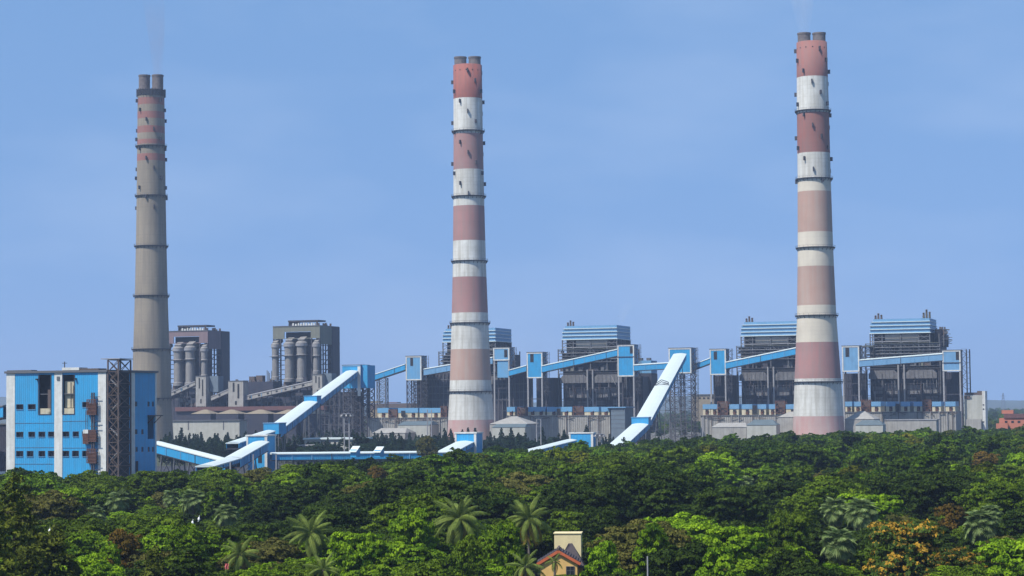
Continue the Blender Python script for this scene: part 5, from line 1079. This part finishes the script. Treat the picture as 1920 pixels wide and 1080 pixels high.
# ---- palms
def frond_mesh(seed, Lg, droop, kind):
    rng = np.random.default_rng(seed); V = []; Fc = []; tn = []
    def ptf(s):   # rachis point
        return np.array([Lg*(s - 0.16*droop*s*s), 0, Lg*(0.30*s - (0.30+0.55*droop)*s*s)])
    S = 14
    for i in range(S):   # rachis strip
        a, c = ptf(i/S), ptf((i+1)/S); w = 0.07*(1-i/S)+0.02; o = len(V); V += [a+[0, -w, 0], a+[0, w, 0], c+[0, w*0.9, 0], c+[0, -w*0.9, 0]]; Fc.append((o, o+1, o+2, o+3)); tn.append(0.9)
    nl = 46
    for i in range(nl):
        s = 0.12 + 0.88*i/nl; p = ptf(s); d = ptf(min(1, s+0.02)) - ptf(s-0.02); d /= np.linalg.norm(d); ll = Lg*0.27*math.sin(math.pi*(0.12+0.82*s))**0.6*rng.uniform(0.85, 1.1)
        for sg in (-1, 1):
            out = d*0.60 + np.array([0, sg*0.75, 0]); mid = p + out*ll*0.50 + np.array([0, 0, -0.16*ll]); e = p + out*ll*0.72 + np.array([0, 0, -(0.62+0.3*droop)*ll]); wv = d*0.036*Lg/4.5
            o = len(V); V += [p-wv, p+wv, mid+wv*1.1, mid-wv*1.1, e]; Fc += [(o, o+1, o+2, o+3), (o+3, o+2, o+4)]; k = rng.uniform(0.1, 0.9); tn += [k, k]
    me = bpy.data.meshes.new('frond'); me.from_pydata([tuple(v) for v in V], [], Fc); me.attributes.new('tone', 'FLOAT', 'FACE').data.foreach_set('value', np.array(tn, dtype=np.float32)); me.materials.append(LP); me.update(); return me
def fan_mesh(seed, Lp, R):
    rng = np.random.default_rng(seed); V = []; Fc = []; tn = []; e = np.array([Lp, 0, 0.0])
    V += [np.array([0, -0.04, 0]), np.array([0, 0.04, 0]), e+[0, 0.03, 0], e+[0, -0.03, 0]]; Fc.append((0, 1, 2, 3)); tn.append(0.8)
    n = 22
    for i in range(n):
        a = math.radians(-130 + 260*i/(n-1)); fold = 0.16*(1 if i % 2 else -1); dr = np.array([math.cos(a)*0.60, math.sin(a), -0.80*math.cos(a)]); sd_ = np.array([-math.sin(a), math.cos(a), 0]); r = R*rng.uniform(0.85, 1.05)
        m1 = e + dr*r*0.62; tipp = e + dr*r + np.array([0, 0, -0.14*r]); o = len(V); V += [e, m1 + sd_*0.075*R + [0, 0, fold*0.1], tipp, m1 - sd_*0.075*R - [0, 0, fold*0.1]]; Fc.append((o, o+1, o+2, o+3)); tn.append(rng.uniform(0.1, 0.9))
    me = bpy.data.meshes.new('frond'); me.from_pydata([tuple(v) for v in V], [], Fc); me.attributes.new('tone', 'FLOAT', 'FACE').data.foreach_set('value', np.array(tn, dtype=np.float32)); me.materials.append(LF); me.update(); return me
FR = [frond_mesh(i, 4.6, dq, 'c') for i, dq in enumerate((0.35, 0.7, 1.0, 1.3))]
FN = [fan_mesh(i, 1.25, 0.95) for i in range(3)]
PROTECT = []; PALMS = []
def palm(px, py, d, rpx, label, kind='coconut', n=24, seed=0, dry=0.1):
    rg = random.Random(seed+int(px)); c = pt(px, py, d); h = c.z; t = thing('coconut_palm' if kind == 'coconut' else 'fan_palm', label, 'palm tree', Vector((c.x, c.y, 0)), 0, None)
    b = MB(); k = 7; lean = Vector((rg.uniform(-0.6, 0.6), rg.uniform(-0.6, 0.6), 0)); prev = Vector((c.x, c.y, -0.2)) + lean
    for i in range(k): q = Vector((c.x, c.y, 0)) + lean*(1-(i+1)/k)**2; q.z = h*(i+1)/k; b.tube(prev, q, 0.24-0.012*i, 0.24-0.012*(i+1), PBARK, 10, False); prev = q
    b.build('trunk', t); sc = rpx*d/F/(4.3 if kind == 'coconut' else 2.15)
    for i in range(n):
        f = i/n; az = i*2.39996 + rg.uniform(-0.2, 0.2)
        if kind == 'coconut':
            tilt = math.radians(72 - 125*f**0.85 + rg.uniform(-7, 7)); me = FR[min(3, int(f*3.2)) if f < 0.9 else 3]; m = LPD if (f > 0.8 and rg.random() < dry*3) else LP
        else:
            tilt = math.radians(85 - 150*f + rg.uniform(-8, 8)); me = rg.choice(FN); m = LDEAD if f > 0.86 and rg.random() < 0.8 else LF
        M = Matrix.Rotation(az, 4, 'Z') @ Matrix.Rotation(-tilt, 4, 'Y') @ Matrix.Rotation(rg.uniform(-0.5, 0.5), 4, 'X')
        o = link('frond', me, t, m=m); s = sc*rg.uniform(0.88, 1.1); o.matrix_basis = Matrix.Translation((0, 0, h-0.1)) @ M @ Matrix.Scale(s, 4)
    if kind == 'coconut':
        for i in range(6): a = i*1.05; b = MB(); q = Vector((c.x+math.cos(a)*0.4*sc, c.y+math.sin(a)*0.4*sc, h-0.5*sc)); b.lathe(q, [(q.z-0.16, 0.05), (q.z-0.1, 0.13), (q.z+0.05, 0.15), (q.z+0.16, 0.05)], mat('coconut_husk', (0.14, 0.10, 0.03)), 8); b.build('coconut', t)
    PROTECT.append((px-rpx*0.85, py-rpx*0.8, px+rpx*0.85, py+rpx*0.95, d)); PALMS.append((px, py, c, rpx, d))
palm(860, 972, 330, 52, 'large coconut palm left of centre, with yellow-tipped drooping fronds', seed=1, n=28)
palm(990, 973, 335, 46, 'coconut palm beside the yellow house, with orange dry lower fronds', seed=2, n=26, dry=0.4)
palm(583, 1000, 325, 50, 'coconut palm in the left half with upright fronds over a golden heart', seed=3)
palm(450, 1040, 300, 40, 'coconut palm half sunk in the trees at lower left', seed=4, n=18)
palm(985, 1062, 290, 40, 'young palm with upright fronds just left of the yellow house', seed=5, n=14)
palm(606, 1068, 290, 36, 'palm crown cut by the bottom edge below the left coconut palm', seed=6, n=16)
palm(1040, 1052, 300, 20, 'tiny upright palm growing against the wall of the yellow house', seed=7, n=9)
for x, y, d, r, lab in ((1565, 958, 385, 33, 'fan palm at left of the cluster above the big yellow-flowering tree'), (1615, 962, 380, 37, 'fan palm at right of the cluster above the big yellow-flowering tree'), (1572, 1020, 325, 40, 'nearest fan palm below the cluster, left of the yellow-flowering tree'), (1838, 985, 350, 40, 'dull fan palm near the right edge'), (1858, 965, 375, 26, 'smaller fan palm peeping over the dull one near the right edge'), (222, 940, 480, 27, 'fan palm with grey dead leaves below the stair tower'), (178, 967, 450, 26, 'pale withered fan palm below the blue crusher building'), (322, 935, 520, 22, 'small fan palm left in the group below the coal yard'), (362, 940, 480, 29, 'round-headed fan palm in the group below the coal yard'), (424, 965, 430, 28, 'fan palm right in the group below the coal yard'), (1400, 905, 600, 16, 'distant small fan palm in the dark forest at right')):
    palm(x, y, d, r, lab, 'fan', n=46, seed=int(y))
PROTECT.append((1000, 1000, 1085, 1088, 331)); PROTECT.append((1034, 998, 1088, 1030, 345)); PROTECT.append((1209, 1043, 1218, 1080, 268))

# ---- notable trees
NOT = [(q[2].x, q[2].y, 3.0) for q in PALMS]
def notable(px, ptop, d, wpx, mesh, m, name, label, cat='tree', sz=1.0, far=False, Rm=None, Hm=None):
    p = pt(px, ptop, d); h = p.z; sc = wpx*d/F/(2*Rm); z = h/Hm/sc
    tree(name, label, cat, p.x, p.y, mesh, TRK[len(NOT) % 3], m, sc, z, px*0.7); NOT.append((p.x, p.y, wpx*d/F*0.42)); PROTECT.append((px-wpx*0.35, ptop+2, px+wpx*0.35, ptop+wpx*0.5, d))
R_H = [(4.6, 9.5), (4.2, 10.5), (5.2, 9.0), (3.7, 8.6), (4.8, 11.0), (6.2, 10.0), (3.3, 12.0)]
def N(px, ptop, d, wpx, v, m, name, label): notable(px, ptop, d, wpx, NEAR[v], m, name, label, Rm=R_H[v][0], Hm=R_H[v][1])
N(1690, 992, 300, 175, 2, LY, 'flowering_tree', 'large broad tree covered in orange-yellow blossom near the lower right corner')
N(1790, 1028, 292, 110, 4, LY, 'flowering_tree', 'smaller yellow-orange flowering tree right of and below the large one')
N(235, 1000, 315, 90, 0, LR, 'flowering_tree', 'golden-brown flowering tree in the lower left foreground')
N(1785, 950, 400, 75, 3, LR, 'broadleaf_tree', 'tree with orange-tinted top between the fan palms at right')
N(708, 878, 640, 44, 3, LR, 'broadleaf_tree', 'rusty orange tree standing out below the level conveyor')
N(1590, 868, 800, 40, 3, LR, 'broadleaf_tree', 'brownish orange tree in the forest below the right chimney')
N(1850, 850, 700, 70, 0, LR, 'broadleaf_tree', 'broad olive-orange tree near the right edge below the orange house')
N(770, 962, 320, 110, 0, LB, 'broadleaf_tree', 'bright green rounded tree left of the large coconut palm')
N(1225, 984, 300, 85, 1, LB, 'broadleaf_tree', 'bright green upright tree right of the yellow house')
N(945, 985, 305, 80, 3, LB, 'broadleaf_tree', 'bright lime green tree between the two central coconut palms')
N(345, 985, 320, 90, 4, LB, 'broadleaf_tree', 'bright green tree at lower left beside the golden-brown one')
N(672, 1012, 300, 130, 2, LB, 'broadleaf_tree', 'lime green spreading tree at the bottom left of centre')
N(1345, 1030, 275, 95, 1, LB, 'broadleaf_tree', 'bright green tree at the bottom edge right of the pole')
N(1128, 1022, 288, 84, 0, LB, 'broadleaf_tree', 'bright green bushy tree touching the right wall of the yellow house')
N(1125, 950, 360, 95, 4, LD, 'broadleaf_tree', 'dark dense tree above and right of the yellow house')
N(880, 1005, 290, 70, 4, LM, 'broadleaf_tree', 'mid green tree below the large coconut palm')
N(800, 818, 1000, 40, 4, LO, 'broadleaf_tree', 'pale olive wispy tree standing before the end of the level conveyor')
N(1475, 975, 330, 100, 2, LM, 'broadleaf_tree', 'mid green tree left of the nearest fan palm')
N(1480, 1030, 280, 100, 4, LD, 'broadleaf_tree', 'dark glossy tree at the bottom edge left of the yellow-flowering tree')
N(200, 1025, 300, 70, 3, LB, 'broadleaf_tree', 'green tree tucked left of the golden-brown flowering tree')
for px, py, d, v, lab in ((30, 905, 262, 0, 'tallest feathery olive tree at the left edge'), (-10, 985, 235, 1, 'feathery olive tree cut by the lower left corner'), (105, 1000, 262, 1, 'feathery olive tree second from the left edge in the foreground'), (290, 1035, 262, 1, 'feathery olive tree at the bottom, right of the golden-brown tree'), (55, 1040, 240, 0, 'low feathery olive tree near the lower left corner')):
    p = pt(px, py, d); H = (18, 15)[v]; s = p.z/H; tree('feathery_tree', lab, 'tree', p.x, p.y, CASN[v], CTRK, LN, s, 1.0, px); NOT.append((p.x, p.y, 3)); PROTECT.append((px-35, py+15, px+35, py+120, d))

# ---- the forest at large
hc = pt(1042, 1050, 334); NOT.append((hc.x, hc.y+5, 13)); hc = pt(1058, 1010, 350); NOT.append((hc.x, hc.y+3, 9))
PROTECT += [(1005, 824, 1117, 837, 1150), (850, 812, 906, 840, 1110), (400, 856, 500, 882, 850), (520, 846, 785, 864, 985), (18, 700, 290, 880, 840)]
rng = random.Random(77); from mathutils import noise as NZ
EDGE = [(-80, 690), (0, 690), (200, 670), (290, 680), (380, 640), (520, 640), (545, 730), (700, 760), (790, 800), (850, 900), (1000, 960), (1165, 1060), (1300, 1160), (1500, 1290), (1700, 1400), (1920, 1540), (2000, 1560)]
CANOPY = [(-80, 884), (0, 884), (60, 880), (130, 893), (200, 893), (290, 886), (350, 880), (400, 886), (430, 893), (510, 888), (550, 872), (640, 866), (700, 862), (790, 852), (850, 848), (900, 842), (1000, 846), (1100, 834), (1165, 830), (1300, 824), (1500, 815), (1700, 808), (1920, 800), (2000, 798)]
def interp(tab, px):
    for (a, da), (b_, db) in zip(tab, tab[1:]):
        if a <= px <= b_: return da+(db-da)*(px-a)/(b_-a)
    return tab[0][1] if px < 0 else tab[-1][1]
def edge(px):
    for (a, da), (b_, db) in zip(EDGE, EDGE[1:]):
        if a <= px <= b_: return da+(db-da)*(px-a)/(b_-a)
    return EDGE[0][1] if px < 0 else EDGE[-1][1]
cand = []; BIG = {}
def consider(X_, Y_, h, v, big):
    px, _ = proj(Vector((X_, Y_, 6)))
    ed = edge(px)
    if Y_ > ed + 14*NZ.noise(Vector((px/60, 0, 3))): return
    g = NZ.noise(Vector((X_/60, Y_/60, 0.5))); H = R_H[v][1]*h
    cap = 10.0 if Y_ < 262 else 13.0 if Y_ < 330 else 99
    hw0 = R_H[v][0]*h*F/Y_*0.7; zc = min(pt(q, interp(CANOPY, q) + 3 + 13*NZ.noise(Vector((q/26, 1, 9))) + 5*NZ.noise(Vector((q/7, 1, 4))), Y_).z for q in (px-hw0, px, px+hw0)); cap = min(cap, zc)
    if cap < 3: return
    if H > cap: h *= cap/H; H = cap
    _, ty = proj(Vector((X_, Y_, H)))
    if ty > 1095: return
    hw = R_H[v][0]*h*F/Y_
    lim = [q for q in PROTECT if Y_ < q[4]-1 and px+hw*0.8 > q[0] and px-hw*0.8 < q[2] and ty < q[3]]
    if lim and proj(Vector((X_, Y_, 0)))[1] > min(q[1] for q in lim):
        zmax = min(pt(px, q[3], Y_).z for q in lim)
        if zmax < 2.2: return
        if zmax < H: h *= zmax/H
    if any(math.hypot(X_-q[0], Y_-q[1]) < q[2]*0.67 + (R_H[v][0]*h*0.55 if big or Y_ < 520 else 0) for q in NOT): return
    if Y_ < 560 and any(abs(px-q[0]) < q[3]*0.8+hw*0.7 and 0 <= Y_-q[4] < R_H[v][0]*h and ty < q[1] for q in PALMS): return
    if big: BIG.setdefault((int(X_//20), int(Y_//20)), []).append((X_, Y_, R_H[v][0]*h))
    cand.append((Y_, X_, px, ty, v, h, g))
y = 238.0
while y < 1600:
    xw = y*0.245 + 70; x = -xw
    while x < xw:
        X_, Y_ = x + rng.uniform(-6, 6), y + rng.uniform(-6, 6); x += 16
        if rng.random() < 0.22: continue
        consider(X_, Y_, rng.uniform(1.25, 1.75), rng.choice([0, 1, 2, 4, 4, 5, 5, 2]), True)
    y += 15
y = 236.0
while y < 1600:
    sp = 7.4 if y < 450 else 8.2; xw = y*0.245 + 70; x = -xw
    while x < xw:
        X_, Y_ = x + rng.uniform(-2.6, 2.6), y + rng.uniform(-2.6, 2.6); x += sp
        if rng.random() < 0.05: continue
        kx, ky = int(X_//20), int(Y_//20)
        if any((X_-q[0])**2+(Y_-q[1])**2 < (q[2]*0.62)**2 for a in (-1, 0, 1) for b_ in (-1, 0, 1) for q in BIG.get((kx+a, ky+b_), ())): continue
        consider(X_, Y_, 0.88 + 0.30*NZ.noise(Vector((X_/45, Y_/45, 0.5))) + rng.uniform(-0.2, 0.18), rng.randrange(7), False)
    y += sp*0.92
cand.sort()
cnt = {}; far_pts = []
LANDM = [(150, 900, 'the blue crusher building'), (460, 885, 'the coal yard'), (545, 865, 'the level conveyor end'), (650, 860, 'the level conveyor'), (880, 845, 'the half-hidden small tower'), (1040, 1040, 'the yellow house'), (860, 970, 'the large coconut palm'), (990, 973, 'the palm behind the yellow house'), (583, 1000, 'the left coconut palm'), (235, 1040, 'the golden-brown tree'), (1590, 950, 'the fan palm cluster'), (1690, 1030, 'the yellow-flowering tree'), (1838, 985, 'the dull right fan palm'), (708, 895, 'the rusty orange tree'), (1590, 880, 'the brownish orange tree'), (1850, 870, 'the broad olive-orange tree'), (770, 990, 'the bright green tree'), (1214, 1060, 'the slim foreground pole'), (60, 1000, 'the feathery olive trees'), (200, 950, 'the withered fan palms'), (390, 950, 'the fan palm group'), (1090, 825, 'the low blue house'), (1170, 830, 'the steep conveyor foot'), (1515, 832, 'the tiny white shed'), (1400, 905, 'the distant small fan palm'), (1535, 815, 'the right chimney foot'), (1825, 805, 'the cream silo house'), (1345, 1050, 'the bright bottom-edge tree'), (385, 800, 'the long pale low building'), (508, 805, 'the lower kink house'), (650, 800, 'the round-headed light mast'), (727, 815, 'the beige hip-roofed shed'), (805, 800, 'the pale twin-post mast'), (1010, 805, 'the right twin-post mast'), (775, 800, 'the long slate-roofed shed'), (950, 790, 'the middle beige gable'), (620, 822, 'the low white-roofed office'), (1317, 800, 'the slim lattice-side pole'), (1425, 800, 'the grey-green pump house')]
SHAPE = ['round', 'upright', 'wide', 'small-crowned', 'bushy', 'flat-topped', 'slender']
def where(px, py):
    d, lx, ly, nm = min(((px-a)**2+(py-b_)**2*2.2, a, b_, n_) for a, b_, n_ in LANDM); dx, dy = px-lx, py-ly
    side = ('right of' if dx > 0 else 'left of') if abs(dx) > abs(dy)*1.2 else ('below' if dy > 0 else 'above')
    if abs(dy) > 22 and abs(dx) > 22: side = ('below right of' if dy > 0 else 'above right of') if dx > 0 else ('below left of' if dy > 0 else 'above left of')
    r = math.hypot(dx, dy); return f"{'just' if r < 45 else 'a little' if r < 90 else 'some way' if r < 150 else 'well'} {side} {nm}"
for Y_, X_, px, ty, v, h, g in cand:
    t_ = NZ.noise(Vector((X_/38, Y_/38, 7.7)))*1.7 + rng.uniform(-0.42, 0.42) + (0.35 if Y_ < 330 else 0)
    kind = 'dark' if t_ < 0.02 else ('mid' if t_ < 0.42 else 'bright')
    if rng.random() < 0.05: kind = 'olive'
    inview = -30 < px < 1950
    if inview and cnt.get(kind, 0) < (300 if kind != 'olive' else 60):
        cnt[kind] = cnt.get(kind, 0) + 1; m, adj = {'dark': (LD, 'dark green dense'), 'mid': (LM, 'mid green'), 'bright': (LB if rng.random() < (0.65 if Y_ < 340 else 0.4) else LM, 'lighter green leafy'), 'olive': (LO, 'olive-yellow tinted')}[kind]
        name = {'dark': 'broadleaf_tree', 'mid': 'shade_tree', 'bright': 'light_green_tree', 'olive': 'olive_tinted_tree'}[kind]
        tree(name, f'{adj} {SHAPE[v]} tree {where(px, ty+15)}', 'tree', X_, Y_, NEAR[v] if Y_ < 620 else FAR[v % 6], TRK[v % 3], m, h, 1.0, rng.uniform(0, 6.28), f'{adj} trees of the forest')
    else: far_pts.append((X_, Y_, v % 6, h))
print('forest', len(cand), cnt, len(far_pts))
def scatter(name, pts, protos, label):
    me = bpy.data.meshes.new(name); me.from_pydata([(p[0], p[1], 0) for p in pts], [], [])
    for nm, ty_, vals in (('pick', 'INT', [p[2] for p in pts]), ('siz', 'FLOAT', [p[3] for p in pts]), ('rz', 'FLOAT', [rng.uniform(0, 6.28) for p in pts])): me.attributes.new(nm, ty_, 'POINT').data.foreach_set('value', vals)
    o = bpy.data.objects.new(name, me); COL.objects.link(o); o['kind'] = 'stuff'; o['label'] = label
    ng = bpy.data.node_groups.new(name, 'GeometryNodeTree'); ng.interface.new_socket('Geometry', in_out='INPUT', socket_type='NodeSocketGeometry'); ng.interface.new_socket('Geometry', in_out='OUTPUT', socket_type='NodeSocketGeometry')
    n = ng.nodes; l = ng.links.new; gi = n.new('NodeGroupInput'); go = n.new('NodeGroupOutput'); inst = n.new('GeometryNodeInstanceOnPoints'); g2i = n.new('GeometryNodeGeometryToInstance')
    objs = []
    for q, me_ in enumerate(protos):
        po = bpy.data.objects.new(name + '_kind', me_); objs.append(po)
    for po in reversed(objs):
        oi = n.new('GeometryNodeObjectInfo'); oi.inputs['Object'].default_value = po; oi.inputs['As Instance'].default_value = True; l(oi.outputs['Geometry'], g2i.inputs[0])
    def attr(nm, dt):
        a = n.new('GeometryNodeInputNamedAttribute'); a.data_type = dt; a.inputs['Name'].default_value = nm; return a.outputs['Attribute']
    l(gi.outputs[0], inst.inputs['Points']); l(g2i.outputs[0], inst.inputs['Instance']); inst.inputs['Pick Instance'].default_value = True; l(attr('pick', 'INT'), inst.inputs['Instance Index']); l(attr('siz', 'FLOAT'), inst.inputs['Scale'])
    cx = n.new('ShaderNodeCombineXYZ'); l(attr('rz', 'FLOAT'), cx.inputs[2]); l(cx.outputs[0], inst.inputs['Rotation']); l(inst.outputs[0], go.inputs[0])
    mod = o.modifiers.new('scatter', 'NODES'); mod.node_group = ng; return o
FARS = []
for me_ in FAR: k = me_.copy(); k.materials[0] = FORM; FARS.append(k)
scatter('forest', far_pts, FARS, 'dense green forest canopy receding towards the power plant')

# ---- dark casuarinas between the conveyors and the plant
cas = []
for i in range(4200):
    d = rng.uniform(1120, 1520); px = rng.uniform(300, 1660); p = pt(px, 758, d); x, y = p.x, p.y
    w_ = (Vector((x, y, 0))-ORG).dot(EW); lo = edge(px)+12
    if d < lo or w_ > (-38 if px > 640 else 85): continue
    if px < 560 and d < 1190: continue
    if any((x-a)**2+(y-b_)**2 < 22**2 for _, c_, *_ in CH for a, b_ in [(c_.x, c_.y)]): continue
    if any((x-a)**2+(y-b_)**2 < 5.0**2 for a, b_, *_ in cas): continue
    s = rng.uniform(0.55, 1.0)*(0.85 if px > 1100 else 1.0) * (0.7 if px > 1300 else 1)
    if 1150 < px < 1330 and d > 1180: s *= 0.6
    _, ty = proj(Vector((x, y, 16*s)))
    if any(d < q[4]+60 and q[0]-8 < px < q[2]+8 and ty < q[3] for q in PROTECT): continue
    if d > 1330 and px > 1250: s *= 0.7
    cas.append((x, y, rng.randrange(7), s*rng.uniform(0.75, 1.1), px, d))
cas.sort(key=lambda q: q[5]); cas_far = cas[290:]
for x, y, v, s, px, d in cas[:290]:
    tree('casuarina_tree', f'dark bluish {"pointed" if v < 3 else "rounded"} casuarina tree {where(px, proj(Vector((x, y, 10*s)))[1])}', 'tree', x, y, CAS[v] if v < 3 else FAR[v % 6], CTRK if v < 3 else TRK[0], LC, s if v < 3 else s*1.25, 1.0, rng.uniform(0, 6), 'dark casuarina trees before the plant')
CF = []
for me_ in (FAR[3], FAR[4], FAR[5], FAR[0]): k = me_.copy(); k.materials[0] = LC; CF.append(k)
if cas_far: scatter('casuarina_belt', [(q[0], q[1], q[2], q[3]) for q in cas_far], CAS + CF, 'far belt of dark bluish trees before the plant')
for me_ in CAS: me_.materials[0] = LC
# scrub on far plain and low bushes at the coal yard rim
bl = []
for i in range(1300):
    d = rng.uniform(1750, 5200); px = rng.uniform(1780, 2250) if i % 2 else rng.uniform(640, 1330); p = pt(px, 758, d)
    w_ = (Vector((p.x, p.y, 0))-ORG).dot(EW)
    if w_ < 330 and px < 1850: continue
    bl.append((p.x, p.y, rng.randrange(4), rng.uniform(0.8, 1.5)))
scatter('distant_woodland', bl, FARS, 'hazy distant woodland beyond the plant')
print('cas', len(cas), 'objs', len(bpy.data.objects))
